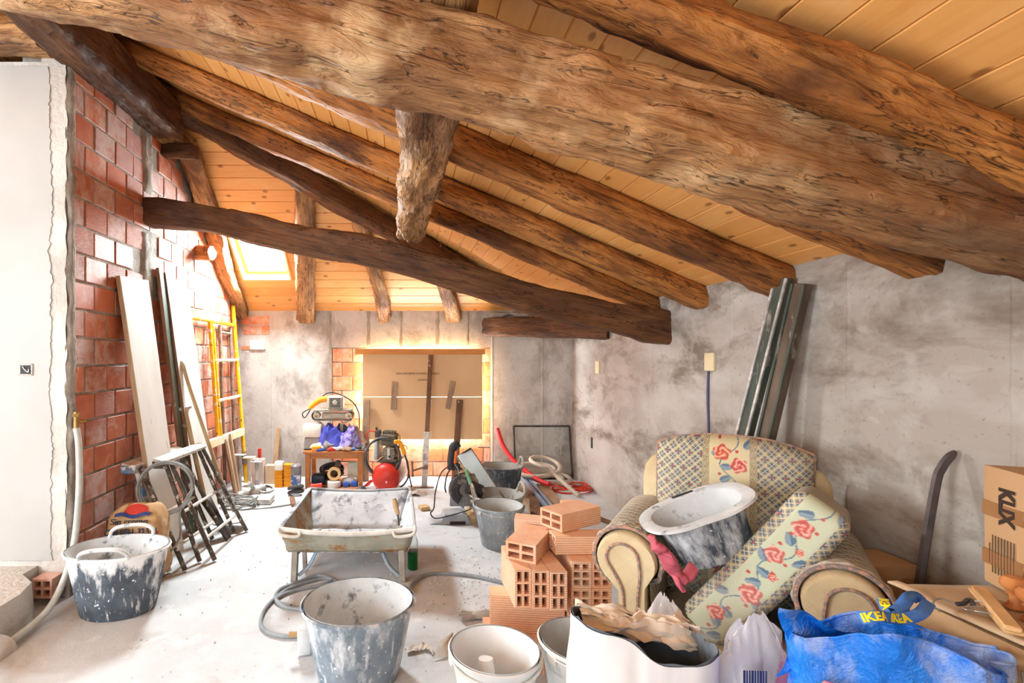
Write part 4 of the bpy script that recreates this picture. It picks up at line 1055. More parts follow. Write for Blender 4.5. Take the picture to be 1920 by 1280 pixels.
# ------------------------------------------------------------------ compressor
M_tankgrey = surf('dusty_tank', C(168, 110, 96), C(206, 196, 188), 5, lo=.4, hi=.6, rough=.45, bump=.1, dust=C(226, 220, 214), dscale=6, dlo=.55, dhi=.7)
M_cast = surf('cast_metal', C(150, 140, 124), C(112, 102, 90), 14, rough=.6, metal=.3, bump=.3)
b = Vector((-.19, 5.52, 0)); t = thing('air_compressor', 'red tank air compressor with finned motor and hoses', 'compressor', b, -.22)
obj('tank', mv(lathe([(.001, -.30), (.08, -.295), (.13, -.27), (.152, -.23), (.155, -.2), (.155, .22), (.13, .27), (.001, .30)], 36), 0, .16, .18, rx=math.pi/2), M_tankgrey, t)
obj('end_cap', mv(lathe([(.001, .305), (.08, .30), (.132, .275), (.156, .235), (.157, .2)], 36), 0, .16, .18, rx=math.pi/2), M_red, t)
obj('plug', mv(lathe([(.001, 0), (.009, 0), (.009, .012), (.001, .013)], 8), .03, -.142, .15, rx=math.pi/2), M_plate_w, t)
for sx_ in (-1, 1): obj('foot', box(.05, .05, .05, .006, 1, sx_*.10, .0, .025), M_black, t)
obj('base_plate', box(.24, .36, .012, .002, 1, 0, .16, .337), M_darksteel, t)
en = obj('crankcase', join(mv(lathe([(.001, -.005), (.07, 0), (.085, .02), (.085, .14), (.07, .16), (.001, .16)], 8), .03, .11, .44, rx=math.pi/2, rz=0), box(.16, .15, .04, .006, 1, .03, .06, .36)), M_cast, t)
for k in range(5): obj('fin', box(.15-.012*abs(k-2), .006, .012, .001, 1, .03, -.052, .385+.028*k), M_cast, en)
obj('vent_stripe', box(.03, .008, .12, .002, 1, .03, -.055, .44), surf('pale_label', C(196, 190, 176), rough=.6), en)
obj('drain', mv(lathe([(.001, 0), (.014, 0), (.012, .012), (.001, .012)], 10), .04, -.055, .41, rx=math.pi/2), M_black, en)
cy = obj('cylinder', box(.14, .13, .10, .006, 1, .01, .06, .565), M_cast, t)
for k in range(6): obj('fin', box(.175, .16, .007, .001, 1, .01, .06, .53+k*.018), M_cast, cy)
obj('head', join(box(.17, .15, .022, .004, 1, .01, .06, .635), *[box(.01, .13, .035, .001, 1, -.05+.024*k, .06, .66) for k in range(6)]), M_cast, t)
obj('pressure_switch', join(box(.06, .07, .08, .006, 1, -.12, .06, .64), tube([(-.14, .06, .68), (-.14, .06, .71)], .012, 8, smooth=False)), M_darksteel, t)
obj('belt_guard', rough_up(box(.05, .26, .24, .02, 2, -.145, .16, .46), .006, 9, 2), surf('guard_teal', C(206, 212, 212), C(180, 190, 190), 8, rough=.5), t)
obj('delivery_pipe', tube([(.10, .05, .65), (.135, .04, .62), (.13, .02, .5), (.12, .02, .40), (.10, .05, .34)], .008, 8, 6), M_brass, t)
obj('red_tube', tube([(-.14, .06, .66), (-.22, .06, .665), (-.255, .06, .63), (-.25, .06, .58)], .007, 8, 6), M_red, t)
obj('gauge', mv(ball(.03), -.23, -.02, .46), M_steel, t)
b2 = b
solo('air_hose', coil(Vector((-.235, 5.50, .40)), .195, 4, .009, 1.05, 4.4, tilt=(math.pi/2-.05, .05, -.1), jit=.04), M_darksteel, 'coiled dark air hose hung around the compressor', 'hose')
t = thing('spray_gun', 'yellow air gun hanging on the right of the compressor', 'spray gun', (-.045, 5.36, .50))
obj('body', join(bar((-.07, 0, .09), (.01, 0, .085), .03, .045, .01), bar((.0, 0, .09), (.05, 0, -.05), .028, .045, .01)), M_orange, t)
obj('trigger', tube([(.035, 0, .05), (.065, 0, .045), (.075, 0, .02), (.065, 0, .005)], .006, 6, 6), M_orange, t)
obj('hose', tube([(.05, 0, -.05), (.085, .0, -.16), (.09, 0, -.28), (.05, .0, -.36), (.0, .0, -.40)], .010, 8, 6), M_black, t); obj('hose_tail', tube([(.07, 0, -.12), (.10, 0, -.28), (.125, 0, -.40)], .008, 8, 6), M_black, t)
solo('plastic_bag', cloth((.08, 5.45, 0), .32, .16, .10, 4, .02), surf('dusty_film', C(214, 204, 194), C(190, 176, 164), 9, rough=.5), 'crumpled dusty plastic bag on the floor right of the compressor', 'bag')

# ------------------------------------------------------------------ clutter on the floor, far left corner
solo('cardboard_tube_box', boxz(-1.80, -1.725, 5.85, 5.93, 0, .30, .004), M_ragp, 'tall pinkish carton standing by the far left wall, left of two', 'box')
solo('cardboard_tube_box', boxz(-1.72, -1.66, 5.85, 5.93, 0, .30, .004), surf('pale_carton', C(226, 208, 196), C(216, 196, 184), 6, rough=.85), 'tall pinkish carton by the far left wall, right of two', 'box')
solo('carton', boxz(-1.65, -1.53, 5.88, 5.98, 0, .22, .004), surf('beige_carton', C(224, 196, 164), C(214, 184, 150), 6, rough=.85), 'beige square carton on the floor between pink cartons and orange packs', 'box')
solo('red_tube', tube([(-1.745, 5.97, .0), (-1.745, 5.99, .40)], .022, 10, smooth=False), M_red, 'red tube standing behind the pinkish cartons', 'tube')
solo('slat', bar((-1.60, 6.05, .0), (-1.57, 6.20, .62), .05, .02, .002, up=(0, 1, 0)), M_edgewood, 'thin pale slat leaning on the back wall over the cartons', 'slat')
def pack(x0, x1, y0, y1, h, label, lid):
    t = thing('orange_pack', label, 'pack', ((x0+x1)/2, (y0+y1)/2, 0))
    for k in range(int(h/.02)):
        obj('layer', box(x1-x0-(.006 if k % 2 else 0), y1-y0, .0185, .003, 1, 0, 0, .01+.02*k), M_orange, t)
    if lid: obj('film', rough_up(box(x1-x0+.008, y1-y0, .11, .02, 2, 0, 0, h+.045), .008, 10, 2), surf('clear_film', C(244, 240, 230), C(250, 246, 240), 6, rough=.3), t)
pack(-1.50, -1.405, 5.72, 5.82, .20, 'orange ribbed pack with clear film on top', True)
pack(-1.40, -1.30, 5.74, 5.84, .26, 'taller orange ribbed pack next to the filmed one', False)
solo('label_box', boxz(-1.28, -1.18, 5.60, 5.68, 0, .17, .004), surf('white_blue_box', C(230, 232, 236), C(88, 110, 168), 14, lo=.48, hi=.52, rough=.6), 'small white and blue box left of the table leg', 'box')
solo('dark_jar', mv(lathe([(.001, 0), (.055, 0), (.06, .01), (.06, .10), (.04, .12), (.001, .12)], 18), -1.23, 5.64, .17), surf('smoky_jar', C(110, 112, 116), C(150, 140, 140), 9, rough=.3), 'smoky grey jar on the white and blue box', 'jar')
t = thing('knee_pads', 'pair of grey belts lying on the floor left of the wheelbarrow', 'strap', (-1.17, 5.40, 0))
for k in range(2): obj('band', tube([(-.08, -.02, .03+.05*k), (-.02, -.03, .05+.05*k), (.06, 0, .05+.05*k), (.02, .03, .03+.05*k), (-.06, .02, .03+.05*k)], .02, 8, 5, True), M_darksteel, t)
solo('cut_plank', bar((-1.19, 5.25, .02), (-1.11, 4.98, .02), .05, .03, .003), M_slat_dark, 'short brown batten on the floor left of the wheelbarrow', 'board')
# dusty power tool, cables, tape measure
b = Vector((-1.62, 5.28, 0)); t = thing('dusty_grinder', 'whitish dusty grinder lying among cables at the brick wall', 'grinder', b, .5)
obj('body', tube([(-.14, 0, .05), (-.02, 0, .065), (.08, 0, .09), (.14, 0, .11)], [.04, .055, .055, .045, .03], 12, 6), M_dustmetal, t)
obj('handle', tube([(.02, -.02, .1), (-.05, -.08, .19)], .02, 10, smooth=False), M_dustmetal, t)
obj('disc_guard', mv(lathe([(.001, 0), (.09, 0), (.09, .025), (.075, .025)], 20), .14, 0, .07, rx=.2), M_dustmetal, t)
solo('bucket_lid_tool', rough_up(box(.34, .2, .06, .02, 2, -1.53, 5.14, .032), .012, 8, 3), M_dustmetal, 'low dusty metal tray on the floor in front of the grinder', 'tray')
solo('cable_tangle', coil(Vector((-1.66, 4.98, .03)), .16, 5, .008, .6, 1.7, tail=[(-1.5, 4.9, .01), (-1.3, 4.95, .01), (-1.12, 5.06, .01)], jit=.16), M_cable_grey, 'tangle of grey cables on the floor by the brick wall', 'cable')
t = thing('tape_measure', 'small round dark spool lying alone on the white floor', 'spool', F(414, 944)); 
obj('rim', mv(lathe([(.014, -.02), (.036, -.02), (.036, .02), (.014, .02), (.014, -.02)], 20), 0, 0, .037, rx=math.pi/2-.2), M_darksteel, t)
obj('hub', mv(lathe([(.001, -.018), (.013, -.018), (.013, .018), (.001, .018)], 14), 0, 0, .037, rx=math.pi/2-.2), M_dustmetal, t)
t = thing('paint_scraper', 'brush with a wooden handle hanging behind the trestles', 'brush', (-1.80, 4.72, 0)); 
obj('handle', tube([(0, 0, .0), (-.02, 0, .36)], .02, 8, smooth=False), M_handle, t); obj('bristle', tube([(-.02, 0, .36), (-.035, 0, .44), (-.02, 0, .56)], [.02, .015, .006], 8, 4), M_darksteel, t)
for k, (x, y, h_, m) in enumerate(((-1.86, 5.60, .40, M_dustmetal), (-1.80, 5.76, .34, M_whitebar), (-1.70, 5.72, .30, M_dustmetal))):
    t = thing('prop_stand', ['squat steel prop foot against the scaffold', 'white splashed prop foot beside the scaffold leg', 'steel prop foot nearest the pink cartons'][k], 'prop', (x, y, 0), group='prop feet by the scaffold')
    obj('post', tube([(0, 0, .0), (0, 0, h_)], .022, 10, smooth=False), m, t); obj('plate', box(.13, .1, .012, .002, 1, 0, 0, h_), m, t)
# ------------------------------------------------------------------ wheelbarrow
def barrow_mats():
    g = NG('cement_tray'); co = g.coord((1, 1, 1)); co2 = g.coord((1, .5, 1))
    col = g.mix(g.ramp(g.noise(co, 3, 5, .6), .4, .6), C(200, 200, 202), C(174, 174, 177))
    k = g.ramp(g.noise(co2, 6, 8, .72, .6), .50, .60)
    col = g.mix(g.math('MULTIPLY', k, .85), col, C(84, 84, 90))
    g.bump(g.noise(co, 40, 5), .4, .005); tray = g.out(col, .85, 0, .2)
    g = NG('rusty_green'); co = g.coord((1, 1, 1))
    col = g.mix(g.ramp(g.noise(co, 4, 4, .6), .4, .6), C(172, 170, 154), C(150, 148, 132))
    col = g.mix(g.ramp(g.noise(g.coord((.5, 1, 1)), 9, 7, .7), .50, .60), col, C(156, 108, 52))
    g.bump(g.noise(co, 60, 5), .4, .004)
    return tray, g.out(col, .7, .1, .3)
M_tray, M_rust = barrow_mats()
M_barrow_leg = surf('barrow_leg', C(172, 168, 160), C(146, 138, 126), 9, rough=.7, bump=.4, dust=C(150, 110, 70), dscale=12, dlo=.6, dhi=.68)
M_barrow_blue = surf('barrow_blue', C(138, 178, 208), C(186, 186, 182), 8, rough=.6, bump=.3)
def wheelbarrow():
    b = Vector((-.375, 3.75, 0)); t = thing('wheelbarrow', 'old cement-caked steel wheelbarrow standing in the middle of the floor', 'wheelbarrow', b)
    # tray corners (local): front = toward the camera
    top = {'fl': (-.445, -.50, .375), 'fr': (.445, -.50, .375), 'bl': (-.42, .42, .40), 'br': (.42, .42, .40)}
    bot = {'fl': (-.40, -.44, .205), 'fr': (.40, -.44, .205), 'bl': (-.33, .06, .185), 'br': (.33, .06, .185)}
    T = {k: Vector(v) for k, v in top.items()}; B = {k: Vector(v) for k, v in bot.items()}
    def wall(a, c, n=18, m=8, bow=(0, 0, 0), dent=0, off=Vector((0, 0, 0)), seed=1, sag=0):
        def fn(u, v):
            p = B[a].lerp(B[c], u).lerp(T[a].lerp(T[c], u), v)
            p = p+Vector(bow)*math.sin(math.pi*u)*(.3+.7*v)+off
            p.z -= sag*math.sin(math.pi*u)*v
            return p+Vector((1, 1, 1))*.006*nz((u*3, v*2, seed), 2)
        return sheet(fn, n, m)
    def panel(name, a, c, mat, **k):
        o = obj(name, wall(a, c, **k), mat, t, smooth=60)
        md = o.modifiers.new('s', 'SOLIDIFY'); md.thickness = .006; md.offset = 0; return o
    panel('front_panel', 'fl', 'fr', M_rust, sag=.035)
    panel('front_lining', 'fl', 'fr', M_tray, off=Vector((0, .012, .0)), sag=.035, seed=1)
    panel('side_panel', 'fl', 'bl', M_rust, bow=(-.015, 0, 0))
    panel('side_panel', 'fr', 'br', M_tray, bow=(.015, 0, 0))
    panel('back_panel', 'bl', 'br', M_tray, sag=.02)
    def fl(u, v):
        p = B['fl'].lerp(B['fr'], u).lerp(B['bl'].lerp(B['br'], u), v)
        p.z += -.02*math.sin(math.pi*u)*math.sin(math.pi*v)+.008*nz((u*4, v*4, 2), 1.5); return p
    o = obj('tray_floor', sheet(fl, 24, 24), M_tray, t, smooth=180); md = o.modifiers.new('s', 'SOLIDIFY'); md.thickness = .006
    def rimp(a, c, sag=0):
        return [T[a].lerp(T[c], u)+Vector((0, 0, .003-sag*math.sin(math.pi*u))) for u in (0, .25, .5, .75, 1)]
    obj('rim', tube(rimp('fl', 'fr', .035), .016, 8, 6), M_crust, t); obj('rim', tube(rimp('bl', 'br', .02), .010, 8, 6), M_tray, t)
    obj('rim', bar(T['fl'], T['bl'], .035, .012, .003), M_tray, t); obj('rim', bar(T['fr'], T['br'], .02, .012, .003), M_tray, t)
    for s in (-1, 1):
        c = 'fl' if s < 0 else 'fr'; p = T[c]
        obj('handle_hook', tube([p+Vector((0, .02, .012)), p+Vector((0, -.03, .0)), p+Vector((-s*.02, -.045, -.02)), p+Vector((-s*.08, -.035, -.035)), p+Vector((-s*.13, -.025, -.035)), p+Vector((-s*.14, -.01, -.01))], .011, 8, 6), M_crust, t)
        obj('leg', bar((s*.365, -.42, .0), (s*.355, -.42, .22), .05, .04, .004), M_barrow_leg, t)
        obj('brace', tube([(s*.34, -.40, .03), (s*.27, -.38, .09), (s*.215, -.36, .20)], .019, 8, 6, flat=.6), M_barrow_blue, t)
        obj('rear_leg', bar((s*.33, -.22, .0), (s*.34, -.22, .22), .03, .03, .003), M_barrow_leg, t)
        obj('shaft', tube([(s*.35, -.42, .185), (s*.26, .1, .175), (s*.08, .56, .19)], .016, 8, 6), M_barrow_leg, t)
    w = obj('wheel', mv(tube([(.15*math.cos(a*math.pi/10), .15*math.sin(a*math.pi/10), 0) for a in range(20)], .04, 10, 2, True), 0, .58, .19, ry=math.pi/2), M_black, t)
    obj('hub', mv(disc_x(.11, .03), 0, .58, .19), M_barrow_leg, w)
wheelbarrow()
def trowel():
    a, b_ = Vector((-.075, 3.72, .40)), Vector((-.045, 3.58, .285))
    base = Vector((-.05, 3.6, .25)); t = thing('trowel', 'trowel with a pale wooden handle standing inside the wheelbarrow', 'trowel', base)
    a, b_ = P(739, 935, 3.62), P(746, 965, 3.56)
    obj('handle', at(tube([a, a.lerp(b_, .5), b_], [.017, .021, .018, .014], 10, 5), base), M_handle, t)
    obj('tang', at(tube([b_, P(748, 985, 3.50)], .006, 8, smooth=False), base), M_darksteel, t)
    g = sheet(lambda u, v: P(748+ (u-.5)*14*(1-v), 985+22*v, 3.50-.02*v), 5, 6); o = obj('blade', at(g, base), M_dustmetal, t); md = o.modifiers.new('s', 'SOLIDIFY'); md.thickness = .003
trowel()
b = Vector((.06, 3.52, 0)); t = thing('bottle', 'clear plastic bottle half full of green liquid behind the wheelbarrow leg', 'bottle', b)
M_greenliq = surf('green_liquid', C(8, 98, 44), C(6, 82, 36), 6, rough=.15, bump=0)
M_pet = NG('clear_bottle'); M_pet.b.inputs['Transmission Weight'].default_value = .9; M_pet.b.inputs['IOR'].default_value = 1.1; M_pet = M_pet.out((.92, .95, .93, 1), .12, 0, .4)
obj('liquid', lathe([(.001, .002), (.033, .003), (.036, .012), (.036, .135), (.001, .136)], 20), M_greenliq, t)
obj('shell', lathe([(.037, .130), (.0375, .18), (.035, .205), (.018, .25), (.013, .265), (.013, .28)], 20), M_pet, t)
obj('cap', lathe([(.001, .272), (.015, .272), (.015, .292), (.001, .293)], 14), M_plate_w, t)

# ------------------------------------------------------------------ cable, brush and scraps round the front tub
M_wire = surf('dusty_grey_cable', C(150, 156, 160), C(126, 132, 138), 12, rough=.6, bump=.1)
def fl_pts(l, z=.012): return [F(u, v)+Vector((0, 0, z)) for u, v in l]
solo('power_cable', tube(fl_pts([(560, 1196), (530, 1196), (498, 1186), (489, 1165), (505, 1135), (545, 1105), (600, 1088), (625, 1090), (600, 1100), (560, 1108), (530, 1118), (518, 1130), (540, 1142), (585, 1146), (620, 1140), (640, 1120), (640, 1100), (600, 1082), (560, 1094), (525, 1108), (517, 1128), (545, 1140)]), .011, 8, 7), M_wire, 'grey power cable looped on the floor left of the front tub', 'cable')
solo('power_cable', tube(fl_pts([(765, 1118), (775, 1096), (800, 1080), (840, 1078), (890, 1083), (930, 1092), (962, 1098)]), .012, 8, 8), M_wire, 'grey cable curving over the floor between wheelbarrow and bricks', 'cable')
b = F(572, 1226); t = thing('masonry_brush', 'white-caked masonry brush standing against the front tub', 'brush', b)
obj('block', rough_up(box(.07, .06, .135, .014, 2, 0, 0, .07), .006, 20, 4), M_tub_in, t)
obj('ferrule', tube([(-.035, 0, .10), (-.08, -.01, .105)], .014, 8, smooth=False), M_tan, t)
gl = join(ball(.05, 1.5, .8, .38), *[tube([(-.05, y0, 0), (x1_, y1_, 0)], .012, 8, smooth=False) for y0, x1_, y1_ in ((-.02, -.13, -.05), (0, -.14, -.01), (.02, -.12, .035))])
gb = F(905, 1158)
solo('glove', rough_up(([v+gb+Vector((0, 0, .022)) for v in gl[0]], gl[1]), .010, 16, 3), surf('grey_glove', C(176, 166, 156), C(150, 140, 130), 12, rough=.9), 'grey work glove lying on the floor before the bricks', 'glove')
def strip_sheet(pts, w, seed):
    path = spline(pts, 6)
    def fn(u, v):
        i = u*(len(path)-1); k = int(min(i, len(path)-2)); p = path[k].lerp(path[k+1], i-k)
        return p+Vector((0, (v-.5)*w, .008+.02*abs(nz((u*5, v*2, seed), 1.5))))
    return sheet(fn, 24, 5)
M_paper = surf('dusty_card', C(222, 212, 200), C(204, 192, 178), 8, rough=.9)
solo('card_strip', strip_sheet([F(762, 1222), F(785, 1218), F(800, 1216), F(812, 1226)], .05, 3), M_paper, 'crumpled paper strip on the floor right of the front tub', 'paper')
g = [F(812, 1238)+Vector((0, 0, .01)), F(845, 1232)+Vector((0, 0, .005)), F(850, 1206)+Vector((0, 0, .06)), F(826, 1222)+Vector((0, 0, .06))]
o = solo('card_piece', (g, [(0, 1, 2, 3)]), M_paper, 'folded card corner on the floor beside the white bucket', 'paper'); md = o.modifiers.new('s', 'SOLIDIFY'); md.thickness = .003

# ------------------------------------------------------------------ mitre saw
M_alu = surf('cast_aluminium', C(186, 190, 196), C(164, 168, 174), 9, rough=.5, metal=.3, bump=.1)
M_sawdark = surf('saw_black', C(52, 50, 52), C(78, 72, 70), 10, rough=.6, bump=.1, dust=C(150, 136, 118), dscale=9, dlo=.56, dhi=.64)
M_dusty = surf('sawdust', C(214, 184, 142), C(190, 156, 116), 16, rough=.95, bump=.5)
def mitre():
    b = Vector((.50, 4.55, 0)); t = thing('mitre_saw', 'mitre saw with black handle and round blade on the floor', 'saw', b)
    prof = [(-.275, .0), (-.25, .012), (-.16, .028), (-.135, .085), (.06, .095), (.10, .0)]
    V = [Vector((x, -.10, z)) for x, z in prof]+[Vector((x, .10, z)) for x, z in prof]; n = len(prof)
    obj('base', (V, [tuple(range(n-1, -1, -1)), tuple(range(n, 2*n))]+[(i, (i+1) % n, n+(i+1) % n, n+i) for i in range(n)]), M_alu, t, smooth=0)
    obj('base_slot', box(.14, .01, .028, .003, 1, -.02, -.10, .016), M_black, t)
    obj('turntable', lathe([(.001, .0), (.13, .0), (.135, .02), (.135, .075), (.10, .095), (.001, .097)], 30), M_dusty, t, loc=(.16, .03, 0))
    obj('fence', join(box(.34, .02, .09, .004, 1, .10, .14, .14)), M_alu, t)
    obj('pivot', join(tube([(.16, .08, .08), (.17, .10, .25), (.12, .08, .40)], [.05, .045, .04], 12, 5)), M_sawdark, t)
    bl = obj('blade', mv(lathe([(.001, -.002), (.125, -.002), (.125, .002), (.001, .002)], 40), .05, -.02, .30, rx=math.pi/2, rz=.25), M_steel, t)
    teeth = []
    for k in range(30):
        a = 2*math.pi*k/30; teeth.append(mv(box(.012, .012, .0035), .05+.128*math.cos(a)*math.cos(.25), -.02+.128*math.cos(a)*math.sin(.25), .30+.128*math.sin(a), ry=-a, rz=0, rx=0))
    def guard(u, v):
        a = math.radians(60+185*u); r = .145
        x = r*math.cos(a); z = r*math.sin(a); yy = -.028+.056*v
        return (.05+x*math.cos(.25)-yy*math.sin(.25), -.02+x*math.sin(.25)+yy*math.cos(.25), .30+z)
    o = obj('blade_guard', sheet(guard, 24, 4), M_sawdark, t); md = o.modifiers.new('s', 'SOLIDIFY'); md.thickness = .006
    def gface(u, v):
        a = math.radians(75+165*u); r = .145-.085*v
        x = r*math.cos(a); z = r*math.sin(a); yy = -.030
        return (.05+x*math.cos(.25)-yy*math.sin(.25), -.02+x*math.sin(.25)+yy*math.cos(.25), .30+z)
    o = obj('guard_plate', sheet(gface, 24, 4), M_sawdark, t); md = o.modifiers.new('s', 'SOLIDIFY'); md.thickness = .004
    obj('motor', rough_up(tube([(.08, -.06, .33), (.20, -.03, .28)], [.065, .06, .05], 14, 5, smooth=False), .004, 12, 1), M_sawdark, t)
    obj('arm', bar((.0, .04, .50), (.17, .05, .34), .07, .06, .012), M_dusty, t)
    h = obj('handle', tube([(-.07, .02, .47), (-.07, .02, .53), (-.062, .02, .62), (-.05, .02, .68), (-.02, .02, .695), (.0, .02, .67)], [.034, .036, .034, .036, .036, .028], 12, 6), M_black, t)
    obj('grip_insert', tube([(-.038, .0, .53), (-.03, .0, .60), (-.025, .0, .64)], .014, 8, 5), surf('orange_grip', C(240, 116, 40), rough=.5), h)
    obj('neck', tube([(-.07, .02, .48), (-.03, .03, .50), (.03, .04, .47)], .035, 10, 5), M_sawdark, t)
    obj('cord', tube([(-.06, .0, .52), (-.16, -.02, .45), (-.215, -.03, .28), (-.23, -.03, .13), (-.26, -.03, .08), (-.22, -.06, .045), (-.12, -.10, .075), (.02, -.12, .12), (.10, -.12, .15)], .006, 6, 8), M_black, t)
    obj('cord_loop', tube([(-.035, .0, .52), (-.005, -.04, .46), (-.005, -.05, .30), (.01, -.05, .18), (.035, -.05, .14), (.045, -.05, .19), (.03, -.05, .24)], .006, 6, 8), M_cable_grey, t)
    obj('plug_lead', tube([(-.05, .02, .50), (-.10, .05, .42), (-.12, .08, .30), (-.11, .08, .24)], .007, 6, 6), M_black, t)
mitre()
base = Vector((.68, 4.75, 0)); t = thing('profile_panel', 'long pale blue-grey metal profile leaning over the mitre saw', 'profile', base)
a, b_ = P(870, 848, 4.95), P(938, 952, 4.62)
obj('face', at(bar(a, b_, .155, .022, .003, up=(.1, -1, .15)), base), surf('pale_metal', C(204, 220, 222), C(190, 206, 208), 4, rough=.45, bump=.03), t)
off = (b_-a).normalized().cross(Vector((0, -1, .1))).normalized()
obj('edge', at(join(bar(a-off*.08, b_-off*.08, .008, .03, .001, up=(.1, -1, .15)), bar(a+off*.08, b_+off*.08, .014, .032, .001, up=(.1, -1, .15))), base), M_slat_dark, t)
obj('end_cap', at(bar(a-off*.082, a+off*.082, .014, .03, .002, up=(.1, -1, .15)), base), M_black, t)
t = thing('green_tool', 'tool with a green handle stuck in front of the mitre saw', 'tool', (.66, 4.36, .0)); b = Vector((.66, 4.36, 0))
obj('handle', at(tube([P(874, 880, 4.36), P(882, 905, 4.36)], [.016, .018, .014], 10, 5, smooth=False), b), M_green, t); obj('shaft', at(tube([P(882, 905, 4.36), P(889, 945, 4.36)], .006, 8, smooth=False), b), M_edgewood, t)

# ------------------------------------------------------------------ buckets in the middle
M_bucket_g = tub_mat('bucket_grey', C(132, 140, 146), C(156, 162, 166), C(212, 212, 210), .56, .72, 8, .2)
M_bucket_in = surf('bucket_inner_grey', C(196, 196, 192), C(176, 176, 172), 7, rough=.85, bump=.3)
M_tub_black = tub_mat('tub_black', C(64, 68, 74), C(86, 90, 96), C(168, 170, 172), .56, .7, 9, .4)
M_tub_beige = surf('tub_beige_grey', C(186, 182, 174), C(160, 158, 152), 7, rough=.8, bump=.3, dust=C(120, 124, 126), dscale=9, dlo=.56, dhi=.66)
def bail(t, R, h, ang=1.25, mat=None, r=.004):
    pts = [(R*math.cos(a), -R*.95*math.sin(a)*math.cos(ang)*1.0, h-.025+R*.9*math.sin(a)*math.sin(ang)) for a in [math.pi*k/12 for k in range(13)]]
    obj('bail_handle', tube(pts, r, 6, 4), mat or M_dustmetal, t)
    for s in (-1, 1): obj('bail_ear', box(.012, .05, .05, .006, 1, s*R*1.0, 0, h-.03), mat or M_dustmetal, t)
tb = tub('builders_bucket', (.757, 3.97, 0), .19, .19, .325, .72, 'grey rubber bucket with wire handle in front of the beige tub', M_bucket_g, M_bucket_in, .5, '', wob=.008)
bail(tb, .195, .325, -.12)
tub('flexible_tub', (.835, 4.47, 0), .235, .225, .275, .80, 'beige-grey tub with two loop handles behind the wire-handled bucket', M_tub_beige, M_tub_beige, .1, 'lr')
tub('flexible_tub', (1.06, 5.40, 0), .215, .205, .325, .80, 'black dirty tub standing farthest back by the red tube', M_tub_black, M_bucket_in, .0, 'r', wob=.02)
t = thing('hand_brush', 'black brush lying in the beige-grey tub', 'brush', (.69, 4.40, .24))
obj('handle', rough_up(box(.20, .05, .02, .008, 2), .004, 20, 2), M_black, t, rot=(.2, .12, -.25)); obj('bristle', box(.10, .045, .03, .004, 1, -.05, 0, -.022), M_bucket_in, t, rot=(.2, .12, -.25))
solo('blue_rag', cloth((.97, 4.78, .0), .14, .1, .2, 6, .02), surf('pale_blue_rag', C(190, 214, 232), C(170, 196, 218), 9, rough=.9), 'pale blue rag between the black tub and the beige tub', 'cloth')

# ------------------------------------------------------------------ back right corner
base = Vector((1.72, 6.15, 0)); t = thing('glazed_frame', 'thin dark steel frame with glass leaning in the far right corner', 'frame', base)
def gp(x, z): return Vector((x, 6.10+.12*z/.65, z))-base
for a, b_ in (((1.37, .01), (1.37, .64)), ((2.07, .01), (2.07, .64)), ((1.37, .64), (2.07, .64)), ((1.37, .012), (2.07, .012))):
    obj('frame_bar', bar(gp(*a), gp(*b_), .022, .016, .002, up=(0, 1, 0)), M_darksteel, t)
obj('pane', ([gp(1.38, .02), gp(2.06, .02), gp(2.06, .63), gp(1.38, .63)], [(0, 1, 2, 3)]), M_glass, t)
for a, b_ in (((1.47, .41), (1.94, .41)), ((1.47, .05), (1.47, .41)), ((1.94, .05), (1.94, .41)), ((1.58, .29), (1.87, .29)), ((1.87, .24), (1.87, .29))):
    obj('spacer_bar', bar(gp(*a)+Vector((0, -.012, 0)), gp(*b_)+Vector((0, -.012, 0)), .006, .006, 0, up=(0, 1, 0)), M_dustmetal, t)
def corr():
    pts = []
    R = .26
    for i in range(64):
        a = 2*math.pi*i/17; k = i/17
        pts.append(Vector((1.62+.10*math.sin(k*2.1)+R*(1-.06*k)*math.cos(a), 5.86+.19*math.sin(a), .05+.055*k+.035*math.sin(a*.5+k)+.05*math.sin(a)*(.6))))
    pts += [Vector((1.72, 5.62, .16)), Vector((1.80, 5.42, .08)), Vector((1.86, 5.30, .025))]
    path = spline(pts, 5); n = len(path)
    return tube(path, [.024 if i % 2 else .021 for i in range(n)], 8, smooth=False)
solo('corrugated_hose', corr(), surf('beige_conduit', C(206, 194, 178), C(190, 178, 162), 9, rough=.6, bump=.1), 'beige corrugated conduit coiled on the floor in the far right corner', 'hose')
solo('orange_cable', coil(Vector((1.88, 5.60, .015)), .20, 7, .006, .75, 5.1, jit=.12), surf('orange_cable_jacket', C(226, 74, 40), C(210, 60, 32), 9, rough=.5), 'loose coil of orange cable on the floor by the right wall', 'cable')
solo('red_tube', tube([P(932, 803, 6.17), P(944, 836, 6.08), P(962, 862, 5.95), P(985, 882, 5.8), P(1010, 900, 5.62), P(1030, 908, 5.50)], .027, 10, 8), surf('red_conduit', C(222, 50, 52), C(206, 42, 44), 9, rough=.45, bump=.05), 'thick bright red tube curving up the back wall', 'tube')
M_oldplank = wood('old_plank', C(196, 172, 142), C(164, 138, 110), 1, 40, bump=.3, patch=C(214, 206, 196))
solo('floor_plank', bar((1.28, 4.55, .02), (1.33, 5.95, .02), .15, .035, .003), M_oldplank, 'wide dusty plank on the floor left of the blue levels', 'plank')
solo('floor_plank', bar((1.47, 4.42, .02), (1.60, 5.75, .02), .13, .035, .003), M_oldplank, 'plank on the floor right of the blue levels', 'plank')
solo('floor_plank', bar((1.15, 4.30, .055), (1.36, 5.2, .055), .10, .03, .003), M_slat_dark, 'brown dirty board stacked on the wide floor plank', 'plank')
M_bluebar = surf('blue_grey_metal', C(146, 164, 196), C(170, 184, 206), 9, rough=.4, metal=.4, bump=.05)
